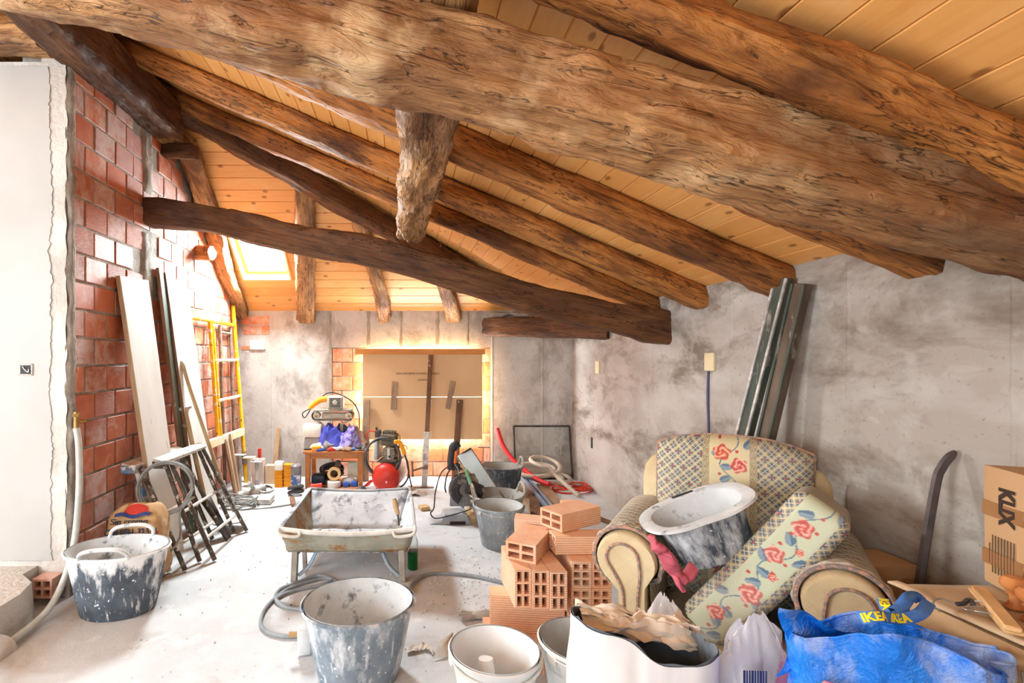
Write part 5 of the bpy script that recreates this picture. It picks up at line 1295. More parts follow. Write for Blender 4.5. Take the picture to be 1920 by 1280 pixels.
for k in range(2):
    a, b_ = Vector((1.345+.045*k, 4.42-.03*k, .07)), Vector((1.40+.055*k, 5.9, .075))
    t = thing('spirit_level', ['left of two long blue-grey levels lying on the planks', 'right of two long blue-grey levels lying on the planks'][k], 'level', (1.37+.045*k, 5.1, .05), group='levels on the planks'); b = Vector(t.location)
    obj('beam', at(bar(a, b_, .03, .05, .002), b), M_bluebar, t); obj('end_cap', at(bar(a+(a-b_).normalized()*.02, a+(b_-a).normalized()*.03, .034, .054, .003), b), M_bluep, t)
for k, (x, y, L, w, rz, rx) in enumerate(((1.06, 4.36, .16, .06, .4, 0), (1.12, 4.20, .20, .05, 1.4, 0), (1.02, 4.12, .14, .07, .1, .1), (1.16, 4.06, .12, .06, -.3, 0), (1.22, 4.22, .18, .04, -1.0, .2), (1.05, 3.98, .13, .08, .2, 0))):
    lab = ['pale wood offcut touching the beige tub', 'long thin wood offcut behind the bucket', 'short wood block right of the bucket', 'square wood offcut near the grey lid', 'slanting wood offcut on the plank end', 'blond wood block nearest the camera by the bucket'][k]
    solo('wood_offcut', mv(box(L, w, .035, .003, 1), x, y, .0185+.01*(k % 3), rz, rx), [M_slat, M_slat_dark, M_dusty][k % 3], lab, 'offcut', group='wood offcuts by the bucket')
solo('wood_offcut', bar((1.68, 4.85, .02), (1.86, 4.42, .02), .035, .03, .003), M_slat_dark, 'thin brown stick lying alone toward the right wall', 'offcut')
solo('wood_offcut', mv(box(.09, .10, .035, .003), F(795, 955).x, F(795, 955).y, .02, .3), M_dusty, 'small blond block on the floor left of the mitre saw', 'offcut')
# grit and plaster crumbs on the floor: too many to count
def crumbs():
    V, Fc = [], []; r = random.Random(5)
    for k in range(520):
        if k < 260: x, y = r.gauss(.38, .22), r.gauss(3.25, .28)
        else: x, y = r.uniform(-1.6, 1.5), r.uniform(2.3, 5.3)
        s = r.uniform(.002, .007)*(1.4 if k < 40 else 1)
        g = mv(([Vector(p) for p in ((0, 0, 1), (1, 0, 0), (-.5, .9, 0), (-.5, -.9, 0), (.3, .2, -.6))], [(0, 1, 2), (0, 2, 3), (0, 3, 1), (4, 2, 1), (4, 3, 2), (4, 1, 3)]), x, y, s*.5, r.uniform(0, 6), s=s)
        o = len(V); V += g[0]; Fc += [tuple(i+o for i in f) for f in g[1]]
    return V, Fc
o = obj('plaster_crumbs', crumbs(), surf('crumb', C(214, 210, 206), C(180, 172, 166), 30, rough=.95, bump=0), smooth=0)
o['kind'] = 'stuff'; o['label'] = 'loose plaster crumbs and grit scattered over the floor'; o['category'] = 'rubble'
# ------------------------------------------------------------------ pile of hollow bricks
BK = {'tall': hollow(.31, .080, .19, 2, 3, M_brick_new, .011, 'hollow_brick'), 'mid': hollow(.30, .098, .130, 2, 3, M_brick_new, .012, 'hollow_brick'),
      'flat': hollow(.30, .155, .095, 2, 2, M_brick_new, .013, 'hollow_brick'), 'long': hollow(.37, .11, .185, 2, 3, M_brick_new, .012, 'hollow_brick'),
      'low': hollow(.33, .105, .092, 2, 2, M_brick_new, .012, 'hollow_brick')}
def brick(kind, x, y, z, rz, label, rx=0, ry=0, grp=None):
    me = BK[kind]; h = max(v.co.z for v in me.vertices)
    o = obj('hollow_brick', me, None, loc=(x, y, z+h), rot=(rx, ry, rz)); tag(o, label, 'brick', grp or 'hollow bricks in the pile'); return o
for k in range(6):
    brick('low', .485+.108*k, 2.53-.012*k, 0, .05, ['leftmost brick of the bottom row of the pile', 'second brick from the left in the bottom row', 'third brick from the left in the bottom row', 'fourth brick from the left in the bottom row', 'fifth brick of the bottom row, behind the sack', 'rightmost brick of the bottom row, behind the sack'][k])
brick('long', .635, 2.585, .093, math.pi/2-.10, 'long brick lying with its ribbed side to the camera under three upright bricks')
for k in range(3): brick('tall', .575+.083*k, 2.565-.012*k, .280, .02, ['left', 'middle', 'right'][k]+' of the three tall bricks standing with open ends forward')
for r_ in range(3):
    for c in range(2):
        brick('mid', .875+.1005*c+.004*r_, 2.60+.006*r_, .093+.1315*r_, -.02, [['lower left', 'lower right'], ['middle left', 'middle right'], ['top left', 'top right']][r_][c]+' brick of the open-ended stack touching the armchair')
brick('flat', .665, 2.63, .471, -.55, 'brick lying aslant on top of the three tall bricks')
brick('low', .94, 2.60, .489, math.pi/2+.02, 'ribbed brick lying across the stack next to the armchair')
brick('low', .80, 2.83, .49, math.pi/2-.3, 'brick at the back of the pile under the topmost one')
brick('mid', .80, 2.90, .36, .2, 'hidden brick carrying the back of the pile'); brick('mid', .82, 2.92, .23, .2, 'second hidden brick under the back of the pile'); brick('mid', .82, 2.92, .10, .2, 'third hidden brick under the back of the pile'); brick('low', .82, 2.92, .0, .2, 'lowest hidden brick under the back of the pile')
brick('flat', .915, 2.73, .584, -1.05, 'topmost brick of the whole pile')
solo('brick_shard', rough_up(box(.13, .03, .075, .002, 1, .985, 2.93, .62), .02, 9, 3), M_brick_new, 'broken brick shard standing behind the topmost brick', 'brick')
solo('grey_lid', mv(lathe([(.001, .035), (.08, .03), (.15, .0), (.155, -.01), (.15, -.012)], 30), 1.02, 3.62, .17, rx=.9, rz=.1), surf('lid_grey_blue', C(166, 178, 186), C(150, 160, 168), 7, rough=.7), 'round blue-grey lid leaning behind the brick pile', 'lid')

# ------------------------------------------------------------------ armchair
def rose(S, T, cx, cy, R, seed):
    dx_, dy_ = S-cx, T-cy; r = np.sqrt(dx_**2+dy_**2)/R; a = np.arctan2(dy_, dx_)
    edge = 1+.12*np.sin(5*a+seed)
    m = np.clip((edge-r)*9, 0, 1)
    sh = .5+.5*np.sin(r*9+2.2*a+seed+1.2*np.sin(3*a))
    return m, sh
def fabric(S, T, halfw, strip_c, rs, bands=True, dark=1.0):
    """woven print: plaid lattice, gingham borders, floral strip. S across, T along, metres"""
    A, B = (S+T)/.052, (S-T)/.052
    fa, fb = A-np.floor(A), B-np.floor(B)
    tan = np.array(C(186, 168, 130)[:3]); blue = np.array(C(116, 128, 140)[:3]); deep = np.array(C(74, 96, 120)[:3]); cream = np.array(C(238, 222, 178)[:3]); red = np.array(C(190, 82, 72)[:3])
    ba, bb = (fa < .5), (fb < .5)
    col = np.where((ba & bb)[:, None], deep, np.where((ba | bb)[:, None], blue*.78+tan*.22, tan*.9))
    ln = (np.abs(fa-.25) < .05) | (np.abs(fb-.25) < .05) | (np.abs(fa-.75) < .07) | (np.abs(fb-.75) < .07)
    col = np.where(ln[:, None], col*.35+cream*.65, col)
    cell = (np.floor(A)+2*np.floor(B)) % 3 == 0
    dot = ba & bb & ((fa-.25)**2+(fb-.25)**2 < .02) & cell
    col = np.where(dot[:, None], red, col)
    d = np.abs(S-strip_c)
    if bands:
        g1 = (d > halfw) & (d < halfw+.030)
        ck = (np.floor(S/.0045)+np.floor(T/.0045)) % 2
        col = np.where(g1[:, None], np.where(ck[:, None] > 0, cream*.85, np.array(C(120, 104, 88)[:3])), col)
    st = d < halfw
    bgc = np.array(C(226, 210, 168)[:3]) if bands else np.array(C(206, 212, 182)[:3])
    col = np.where(st[:, None], bgc, col)
    sb = np.array(C(98, 128, 150)[:3]); sb2 = np.array(C(140, 160, 170)[:3])
    ph = S-strip_c
    stem = st & (np.abs(ph-halfw*.45*np.sin(T*2*math.pi/.21+.6)) < .0028)
    col = np.where(stem[:, None], sb, col)
    k0 = int(np.floor(T.min()/.056))-1; k1 = int(np.ceil(T.max()/.056))+1
    for k in range(k0, k1):                        # leaves
        tc = k*.056+.012; sc = strip_c+halfw*(.55*math.sin(tc*2*math.pi/.21+.6)+(.42 if k % 2 else -.42)); an = .9*math.sin(k*2.4)
        x, y = S-sc, T-tc; xr, yr = x*math.cos(an)+y*math.sin(an), -x*math.sin(an)+y*math.cos(an)
        lf = st & ((xr/.027)**2+(yr/(.0155*(1-.3*xr/.027)))**2 < 1)
        col = np.where(lf[:, None], np.where((np.abs(yr) < .0012)[:, None], sb2*1.25, np.where((yr > 0)[:, None], sb, sb2)), col)
        bx, by = strip_c-halfw*.6*math.sin(tc*2*math.pi/.21+.2), tc+.02
        bud = st & ((S-bx)**2+(T-by)**2 < .007**2)
        col = np.where(bud[:, None], red*1.1, col)
    for (c, tt, R, hue) in rs:
        m, sh = rose(S, T, strip_c+c, tt, R, tt*37)
        base = np.array(C(226, 122, 112)[:3]) if hue else np.array(C(228, 128, 84)[:3])
        hi = np.array(C(246, 196, 178)[:3]); lo_ = np.array(C(198, 84, 80)[:3])
        rc = np.where((sh > .86)[:, None], hi, np.where((sh < .25)[:, None], lo_, base))
        m = (m*st)[:, None]; col = col*(1-m)+rc*m
    return col*dark
def paint(o, cols, name='weave'):
    at_ = o.data.color_attributes.new(name, 'FLOAT_COLOR', 'POINT')
    n = len(o.data.vertices); buf = np.ones((n, 4), np.float32); buf[:, :3] = np.clip(cols, 0, 1); at_.data.foreach_set('color', buf.ravel())
def fabric_mat(name, dust=.18):
    g = NG(name); a = g.n.new('ShaderNodeAttribute'); a.attribute_name = 'weave'; co = g.coord((1, 1, 1))
    col = g.mix(g.math('MULTIPLY', g.ramp(g.noise(co, 3.5, 6, .6), .42, .68), dust*2), a.outputs['Color'], C(206, 196, 182))
    g.bump(g.noise(co, 350, 2), .25, .0015)
    return g.out(col, .92, 0, .1)
M_weave = fabric_mat('printed_weave', .16); M_weave_dusty = fabric_mat('printed_weave_dusty', .42)
def beige_mat():
    g = NG('beige_upholstery'); co = g.coord((1, 1, 1)); x = g.sep(co)
    a = g.math('ABSOLUTE', g.math('SUBTRACT', g.math('FRACT', g.math('MULTIPLY', g.math('ADD', x[0], x[2]), 11)), .5))
    b_ = g.math('ABSOLUTE', g.math('SUBTRACT', g.math('FRACT', g.math('MULTIPLY', g.math('SUBTRACT', x[0], x[2]), 11)), .5))
    ln = g.math('MAXIMUM', g.ramp(a, .02, .0), g.ramp(b_, .02, .0))
    col = g.mix(g.ramp(g.noise(co, 4, 5, .6), .4, .65), C(220, 202, 164), C(204, 182, 142))
    col = g.mix(g.math('MULTIPLY', ln, .4), col, C(186, 140, 112))
    g.bump(g.noise(co, 300, 2), .2, .0015)
    return g.out(col, .92, 0, .1)
M_beige = beige_mat()
M_cord = surf('twisted_cord', C(196, 152, 128), C(140, 128, 124), 60, lo=.45, hi=.55, rough=.9, bump=.8, bscale=90)
M_deckgrey = surf('seat_deck', C(198, 192, 182), C(168, 160, 150), 4, rough=.95, bump=.3)
def armchair():
    O = Vector((1.272, 1.975, 0)); RZ = -math.radians(35)
    t = thing('armchair', 'dusty floral and plaid armchair against the right wall', 'armchair', O, RZ)
    obj('base', rough_up(dense_box(.62, .66, .27, .03, 22), .006, 6, 2) if False else mv(dense_box(.62, .66, .27, .03, 22), 0, .37, .165), M_beige, t, smooth=180)
    obj('seat_deck', mv(dense_box(.50, .52, .04, .018, 22), 0, .36, .315), M_deckgrey, t, smooth=180)
    obj('seat_cord', tube([(-.28, .035, .295), (0, .03, .292), (.28, .035, .295)], .007, 8, 6), M_cord, t)
    for k in ((-.30, .06), (.30, .06), (-.30, .68), (.30, .68)): obj('foot', lathe([(.001, 0), (.022, 0), (.03, .04), (.001, .04)], 14), M_slat_dark, t, loc=(k[0], k[1], 0))
    # back frame (beige) with rounded shoulders
    def frame_ring(z, w, y0, d):
        out = []
        for s in range(36):
            a = 2*math.pi*s/36; c, sn = math.cos(a), math.sin(a); e = 1/((abs(c)**5+abs(sn)**5)**.2)
            out.append(Vector((w*e*c, y0+d*e*sn, z)))
        return out
    rg = []
    for z, w, d in ((.04, .385, .085), (.3, .395, .09), (.6, .405, .09), (.82, .41, .085), (.90, .40, .075), (.945, .37, .06), (.965, .31, .03)):
        rg.append(frame_ring(z, w, .69+.07*z/.9, d))
    obj('back_frame', loft(rg), M_beige, t, smooth=60)
    # back cushion
    nx, nz_ = 210, 290; W, H = .335, .80
    U, Vv = np.meshgrid(np.linspace(-1, 1, nx), np.linspace(0, 1, nz_)); U, Vv = U.ravel(), Vv.ravel()
    topz = 1-.085*np.abs(U)**2.6; X = U*W*(1-.05*(1-Vv)); Z = .30+H*Vv*topz
    e = np.clip(1-np.abs(U)**6, 0, 1)**.4*np.clip(1-(2*Vv-1)**10, 0, 1)**.4
    Y = .60+.10*Vv-.115*e-.02*np.cos(U*1.5)*e
    V = [Vector(p) for p in zip(X, Y, Z)]
    Fc = [(j*nx+i, j*nx+i+1, (j+1)*nx+i+1, (j+1)*nx+i) for j in range(nz_-1) for i in range(nx-1)]
    cu = obj('back_cushion', (V, Fc), M_weave, t, smooth=180)
    paint(cu, fabric(X, Z, .083, 0.0, [(-.03, 1.03, .038, 0), (.04, .975, .036, 1), (.03, .80, .042, 1), (-.03, .70, .034, 0), (.03, .58, .036, 1), (-.03, .46, .034, 1)]))
    def edgep(k):
        zz = Z.reshape(nz_, nx); xx = X.reshape(nz_, nx); return zz, xx
    zz, xx = Z.reshape(nz_, nx), X.reshape(nz_, nx); yy = Y.reshape(nz_, nx)
    pts = [Vector((xx[j, 0], yy[j, 0], zz[j, 0])) for j in range(60, nz_, 12)]+[Vector((xx[-1, i], yy[-1, i], zz[-1, i])) for i in range(0, nx, 10)]+[Vector((xx[j, -1], yy[j, -1], zz[j, -1])) for j in range(nz_-1, 60, -12)]
    obj('cushion_cord', tube(pts, .0075, 7, 3), M_cord, cu)
    back = [Vector((p.x, .74, p.z)) for p in pts]
    obj('cushion_back', loft([pts, back], False, False, False) if False else (pts+back, [(i, i+1, len(pts)+i+1, len(pts)+i) for i in range(len(pts)-1)]), M_beige, cu, smooth=60)
    # arms
    for s in (-1, 1):
        cx, cz, r = .365, .605, .125
        prof = []                                    # cross-section: inner stem up, over the roll, back under to the outer stem
        prof.append((.285, .06)); prof += [(.283, z) for z in (.2, .32, .42, .5)]
        for k in range(19):
            a = math.radians(195-k*250/18); prof.append((cx+r*math.cos(a), cz+r*.98*math.sin(a)))
        prof += [(.395, .46), (.395, .3), (.395, .06)]
        if s < 0: prof = [(-x, z) for x, z in prof][::-1]
        # core with front panel
        ys = [.0, .012, .05, .3, .55, .70]
        rings = []
        for y in ys:
            k = .93 if y == 0 else (.98 if y < .02 else 1)
            mx = s*.345; rings.append([Vector((mx+(x-mx)*k, y, .5+(z-.5)*k if z > .1 else z)) for x, z in prof])
        obj('arm', loft(rings), M_beige, t, smooth=50)
        # printed sleeve over the roll
        na, nl = 120, 170
        a0, a1 = (215, -60)
        AA, LL = np.meshgrid(np.linspace(0, 1, na), np.linspace(0, 1, nl)); AA, LL = AA.ravel(), LL.ravel()
        ang = np.radians(a0+(a1-a0)*AA); rr = r+.016+.004*np.sin(LL*60)*np.clip(1-LL*8, 0, 1)*3
        rr = rr+.010*np.clip(.06-LL, 0, .06)/.06*np.sin(AA*70)*.5
        Xs = s*(cx+rr*np.cos(ang)); Zs = cz+rr*np.sin(ang); Ys = .035+.62*LL
        drop = AA < .02
        V = [Vector(p) for p in zip(Xs, Ys, Zs)]
        # run the inner edge down to the seat
        extra = 26; LLi = np.linspace(0, 1, nl)
        Fc = [(j*na+i, j*na+i+1, (j+1)*na+i+1, (j+1)*na+i) for j in range(nl-1) for i in range(na-1)]
        S_ = np.where(AA >= 0, AA*(a0-a1)*math.pi/180*r, 0); T_ = LL*.62
        base_i = len(V); Sx, Tx = [], []
        for j in range(nl):
            p = V[j*na]
            for q in range(extra):
                f = (q+1)/extra
                V.append(Vector((s*(.262+.012*(1-f)), p.y, p.z*(1-f)+.34*f))); Sx.append(-f*(p.z-.34)); Tx.append(T_[j*na])
        for j in range(nl-1):
            for q in range(extra):
                a_ = j*na if q == 0 else base_i+j*extra+q-1; b_ = base_i+j*extra+q
                c_ = base_i+(j+1)*extra+q; d_ = (j+1)*na if q == 0 else base_i+(j+1)*extra+q-1
                Fc.append((a_, b_, c_, d_))
        sl = obj('arm_sleeve', (V, Fc), M_weave_dusty, t, smooth=180)
        S_ = np.concatenate([S_, np.array(Sx)]); T_ = np.concatenate([T_, np.array(Tx)])
        paint(sl, fabric(S_, T_, .0001, 9.0, [], True))
        cord = [Vector((s*(cx+(r+.014)*math.cos(math.radians(a))), .03, cz+(r+.014)*math.sin(math.radians(a)))) for a in range(200, -62, -12)]
        obj('arm_cord', tube(cord, .0085, 8, 4), M_cord, sl)
        # inner piped arch on the front panel
        arch = [Vector((s*.315, -.004, .10)), Vector((s*.315, -.006, .42)), Vector((s*.305, -.008, .55))]+[Vector((s*(cx+.012+.066*math.cos(math.radians(a))), -.009, cz+.008+.066*math.sin(math.radians(a)))) for a in range(170, -50, -20)]+[Vector((s*.385, -.007, .50)), Vector((s*.372, -.006, .42)), Vector((s*.372, -.004, .10))]
        obj('front_piping', tube(arch, .006, 7, 4), M_cord, t)
    return t, O, RZ
chair, CO, CRZ = armchair()
Mch = Matrix.Translation(CO) @ Matrix.Rotation(CRZ, 4, 'Z')
# loose seat cushion tipped across the seat: a thing of its own
def seat_cushion():
    a, b_ = Vector((0, 0, 0)), Vector((.574, .03, .819))      # chair-local ends of the lower edge line
    L, D, TH_ = .72, .44, .20
    g = dense_box(L, D, TH_, .05, 250)
    Vn = np.array([tuple(v) for v in g[0]])
    X, Y, Z = Vn[:, 0], Vn[:, 1], Vn[:, 2]
    puff = 1+.10*np.clip(1-(2*X/L)**2, 0, 1)*np.clip(1-(2*Y/D)**2, 0, 1)
    Z = Z*puff
    sag = -.03*(1-(2*X/L)**2)
    dirv = (b_-a).normalized(); nrm = Vector((0, 1, 0)); up = Vector((-dirv.z, 0, dirv.x))
    tl = math.radians(10); up2 = (up*math.cos(tl)+Vector((0, 1, 0))*math.sin(tl)); dep = dirv.cross(up2)*-1
    c = Vector((.12, .10, .645))
    m = Matrix(((dirv.x, dep.x, up2.x, c.x), (dirv.y, dep.y, up2.y, c.y), (dirv.z, dep.z, up2.z, c.z), (0, 0, 0, 1)))
    W = Mch @ m; base = W @ Vector((0, 0, -TH_/2))
    V = [(W @ Vector((x, y+.18, z+s*.3)))-base for x, y, z, s in zip(X, Y, Z, sag)]
    o = obj('seat_cushion', (V, g[1]), M_weave, loc=base, smooth=180); tag(o, 'loose floral seat cushion tipped diagonally across the armchair', 'cushion')
    front = Y < -D/2+.055
    S_ = np.where(front, Z, np.where(Z > 0, .2+Y, -.2-Y)); T_ = X
    dst = np.where(front, .0, 5.0)
    cf = fabric(S_, T_, .064, 0.0, [(.008, .24, .036, 1), (.016, .095, .034, 1), (-.02, -.09, .040, 1), (.012, -.24, .032, 1), (-.03, .02, .016, 0), (-.035, .16, .014, 0)], False)
    cp = fabric(S_, T_, .0001, 9.0, [], True)*.8+np.array(C(190, 186, 176)[:3])*.2
    paint(o, np.where(front[:, None], cf, cp))
seat_cushion()

# oval plaster pan tipped on the chair
M_pan = tub_mat('pan_black', C(66, 74, 84), C(88, 98, 108), C(226, 228, 230), .15, .34, 11, .9)
def pan():
    c = P(1302, 950, 2.20)
    t = thing('plaster_pan', 'tipped oval black plaster pan with white flange lying in the armchair', 'pan', c, rot=None)
    # pan axes: rim tips toward the camera and rises to the right
    xa = Vector((.92, -.12, .42)).normalized(); n = Vector((-.40, .08, .90)); n = (n-xa*n.dot(xa)).normalized(); ya = n.cross(xa)
    t.rotation_euler = Matrix(((xa.x, ya.x, n.x), (xa.y, ya.y, n.y), (xa.z, ya.z, n.z))).to_euler()
    sx_, sy_, h = .185, .145, .215
    def ring(k, z, ex=0, seg=56):
        out = []
        for s in range(seg):
            a = 2*math.pi*s/seg; c_, s_ = math.cos(a), math.sin(a); e = 1/((abs(c_)**2.6+abs(s_)**2.6)**(1/2.6))
            out.append(Vector(((sx_*k+ex)*e*c_, (sy_*k+ex)*e*s_, z+.004*nz((c_*2, s_*2, z*4), 1.2))))
        return out
    pr = [(.80, -h), (.84, -h+.01), (.88, -h*.7), (.93, -h*.4), (.97, -.04), (1.0, -.012)]
    obj('shell', loft([ring(k, z) for k, z in pr], True, False), M_pan, t, smooth=60)
    obj('lining', loft([ring(1.0, .0)]+[ring(k-.02, z+.006) for k, z in pr[::-1][1:]], False, True), M_tub_in, t, smooth=60)
    # flange, left open where the grip slots are cut
    f0 = [ring(1.0, -.012), ring(1.0, -.012, .012), ring(1.0, -.010, .046), ring(1.0, -.004, .056), ring(1.0, .004, .050), ring(1.0, .006, .012), ring(1.0, .0)]
    V, Fc = loft(f0, False, False)
    keep = []
    for f in Fc:
        ang = math.degrees(math.atan2(sum(V[i].y for i in f)/4, sum(V[i].x for i in f)/4)) % 360
        rr = sum((V[i].x/sx_)**2 for i in f)
        keep.append(f)
    obj('flange', (V, keep), M_tub_in, t, smooth=40)
    obj('grip_slot', mv(tube([(-.05, 0, 0), (-.045, 0, 0), (.045, 0, 0), (.05, 0, 0)], [.008, .014, .014, .008], 10, smooth=False, flat=.3), .02, sy_*1.0+.026, .005, rz=-.1), M_socket, t)
pan()
# pink rubber gloves hanging between pan and arm
M_pink = surf('pink_rubber', C(214, 108, 122), C(196, 88, 104), 8, rough=.55, bump=.15)
def gloves():
    path = [P(1222, 1002, 1.98), P(1228, 1022, 1.97), P(1243, 1033, 1.96), P(1252, 1050, 1.98), P(1266, 1072, 2.0), P(1280, 1086, 2.0), P(1290, 1078, 2.02)]
    b = path[3]; t = thing('rubber_gloves', 'crumpled pink rubber gloves hanging between pan and armrest', 'glove', b)
    def blob(pts, r, flat, seed): return rough_up(at(tube(pts, r, 14, 8, flat=flat), b), .018, 16, seed, .006, 45)
    obj('cuff', blob(path[:3], [.022, .026, .034, .036], .6, 3), M_pink, t, smooth=180)
    obj('palm', blob(path[2:6], [.040, .034, .026, .03], .6, 8), M_pink, t, smooth=180)
    obj('finger', blob([path[4], P(1275, 1095, 1.98), P(1283, 1104, 1.98)], [.02, .016, .012], .7, 12), M_pink, t, smooth=180)
    obj('finger', blob([path[5], P(1296, 1066, 2.02), P(1302, 1062, 2.02)], [.022, .02, .014], .7, 15), M_pink, t, smooth=180)
gloves()

# ------------------------------------------------------------------ right wall leaners
M_profile = surf('old_green_timber', C(62, 76, 68), C(98, 90, 78), 10, stretch=(1, 1, .3), rough=.7, bump=.4, dust=C(170, 160, 148), dscale=14, dlo=.60, dhi=.70)
M_profile2 = surf('old_brown_timber', C(84, 68, 56), C(112, 96, 80), 10, stretch=(1, 1, .3), rough=.75, bump=.4, dust=C(160, 148, 134), dscale=14, dlo=.62, dhi=.70)
for k, (tp, bt, m, lb) in enumerate((((2.06, 2.68, 1.93), (1.82, 3.02, 0), M_profile, 'left of two dark greenish timbers leaning on the right wall behind the armchair'), ((2.06, 2.56, 1.88), (1.87, 2.88, 0), M_profile2, 'right of two dark timbers leaning on the right wall behind the armchair'))):
    t = thing('leaning_timber', lb, 'timber', bt, group='timbers leaning behind the armchair'); b = Vector(bt); a_ = Vector(tp)
    obj('board', at(bar(b, a_, .066, .045, .004, up=(1, .2, 0)), b), m, t)
    d = (a_-b).normalized(); side = d.cross(Vector((1, .2, 0))).normalized()
    for s in (-1, 1): obj('moulding', at(bar(b+side*.032*s-Vector((.026, 0, 0)), a_+side*.032*s-Vector((.026, 0, 0)), .014, .012, .002, up=(1, .2, 0)), b), M_profile if k else M_dustmetal, t)
def crowbar():
    pts = [(1.83, 1.86, .0), (1.935, 1.885, .5), (2.03, 1.90, .98), (2.06, 1.90, 1.08), (2.095, 1.885, 1.145)]
    path = spline(pts, 8); return tube(path, [.015]*28+[.014, .012, .009, .006], 6, smooth=False)
solo('crowbar', crowbar(), surf('bar_iron', C(78, 68, 66), C(96, 84, 80), 14, rough=.5, metal=.4, bump=.15), 'dark iron crowbar with bent tip leaning on the right wall', 'crowbar')

# ------------------------------------------------------------------ cardboard
M_card = surf('cardboard', C(190, 150, 108), C(176, 136, 94), 3, rough=.85, bump=.12, bscale=40)
M_card_dusty = surf('dusty_cardboard', C(206, 178, 146), C(190, 160, 126), 4, rough=.9, bump=.12, bscale=40)
M_cardtape = surf('packing_tape', C(160, 114, 74), C(152, 106, 68), 5, rough=.35, bump=.02)
M_cardink = surf('carton_ink', C(58, 42, 34), rough=.8, bump=0)
def carton(name, x0, x1, y0, y1, za, zb, label, mat, rz=0, seed=1):
    c = Vector(((x0+x1)/2, (y0+y1)/2, za)); t = thing(name, label, 'box', c, rz)
    w, d, h = x1-x0, y1-y0, zb-za
    g = dense_box(w, d, h, .006, 18)
    V = [v+Vector((0, 0, h/2))+Vector((nz(v, 5, seed), nz(v, 5, seed+7), 0))*.006 for v in g[0]]
    obj('body', (V, g[1]), mat, t, smooth=50)
    return t, w, d, h
t, w, d, h = carton('cardboard_box', 1.86, 2.07, 1.98, 2.17, 0, .665, 'plain brown cardboard box wedged between armchair and right wall', M_card)
obj('tape', box(.075, .004, .11, .001, 1, .06, -d/2-.001, h-.10), M_cardtape, t); obj('torn_flap', rough_up(box(.05, .01, .04, .002, 1, .07, -d/2-.008, h-.17), .01, 20, 2), M_tan, t)
t, w, d, h = carton('cardboard_box', 1.525, 2.10, .55, 1.50, 0, .78, 'big cardboard box in the lower right corner with an open flap', M_card)
def flap(u, v):
    y = .56+(1.545-.56)*u; xl = 1.505+.03*(1-u); x = xl+(2.09-xl)*v
    return (x-(1.525+2.10)/2, y-(.55+1.5)/2, .79+.012*math.sin(u*3)+.004*nz((x, y, 1), 6)+(.012*(u > .9)*(v < .1)))
o = obj('flap', sheet(flap, 30, 20), M_card_dusty, t, smooth=60); md = o.modifiers.new('s', 'SOLIDIFY'); md.thickness = .006
for yy in (.18, .24): obj('staple', tube([(-w/2-.006, yy, .70), (-w/2-.009, yy, .73), (-w/2-.009, yy+.012, .73), (-w/2-.006, yy+.012, .70)], .0016, 6, smooth=False), M_steel, t)
kx = thing('cardboard_box', 'tall carton printed KLIX standing on the big box', 'box', (1.785, 1.49, .80), -.32)
g = dense_box(.30, .15, .365, .006, 30)
g = ([v+Vector((.16, 0, .1825)) for v in g[0]], g[1]); obj('body', rough_up(g, .003, 6, 3), M_card, kx, smooth=50)
obj('tape', join(box(.004, .153, .05, .001, 1, .009, 0, .24), box(.004, .153, .05, .001, 1, .009, 0, .09)), M_cardtape, kx) if False else None
obj('tape', box(.003, .150, .045, .001, 1, .0085, 0, .235), M_cardtape, kx); obj('tape', box(.003, .150, .045, .001, 1, .0085, 0, .085), M_cardtape, kx)
obj('lettering', text_mesh('KLIX', .072, M_cardink, bold=.0035, extrude=.0005, sx=.72), M_cardink, kx, loc=(.0065, -.015, .255), rot=(math.pi/2, math.pi/2, -math.pi/2))
obj('lettering', text_mesh('KLIX', .06, M_cardink, bold=.003, extrude=.0005, sx=.9), M_cardink, kx, loc=(.14, .02, .3665), rot=(0, 0, .3))
for k in range(9): obj('print_line', box(.0016, .0022, .115 if k else .06, 0, 1, .0072, .045-.011*k, .10), M_print, kx)
# things on the flap
hz = .802
M_hangwood = wood('hanger_wood', C(226, 182, 128), C(206, 158, 104), 1, 50, bump=.1)
b = Vector((1.60, 1.38, hz)); t = thing('clamp_hanger', 'trouser hanger with two wooden clamp bars lying on the box flap', 'hanger', b)
a_, c_ = P(1838, 1103, 1.0)*1.0, None
def tp(u, v, dz=.0): return F(u, v, hz+dz)-b
obj('clamp_bar', bar(tp(1836, 1103, .028), tp(1900, 1180, .028), .032, .014, .003), M_hangwood, t); obj('clamp_bar', bar(tp(1832, 1105, .010), tp(1902, 1186, .010), .036, .014, .003), M_hangwood, t)
obj('hook', tube([tp(1794, 1131, .012), tp(1778, 1127, .012), tp(1766, 1122, .012), tp(1753, 1124, .012), tp(1750, 1134, .012), tp(1757, 1142, .012), tp(1764, 1146, .006)], .0025, 7, 6), M_steel, t)
obj('sleeve', tube([tp(1794, 1132, .014), tp(1806, 1131, .016), tp(1814, 1125, .02), tp(1822, 1126, .02), tp(1824, 1134, .018)], .006, 8, 6), M_darksteel, t)
obj('lever', tube([tp(1820, 1127, .02), tp(1848, 1127, .03), tp(1852, 1131, .03)], .0025, 7, 6), M_steel, t)
obj('lever', tube([tp(1850, 1137, .02), tp(1812, 1138, .014), tp(1811, 1142, .012), tp(1830, 1145, .012), tp(1860, 1150, .02)], .0025, 7, 6), M_steel, t)
M_knob = wood('turned_knob', C(206, 138, 82), C(186, 114, 62), 2, 40, bump=.1, rough=.45)
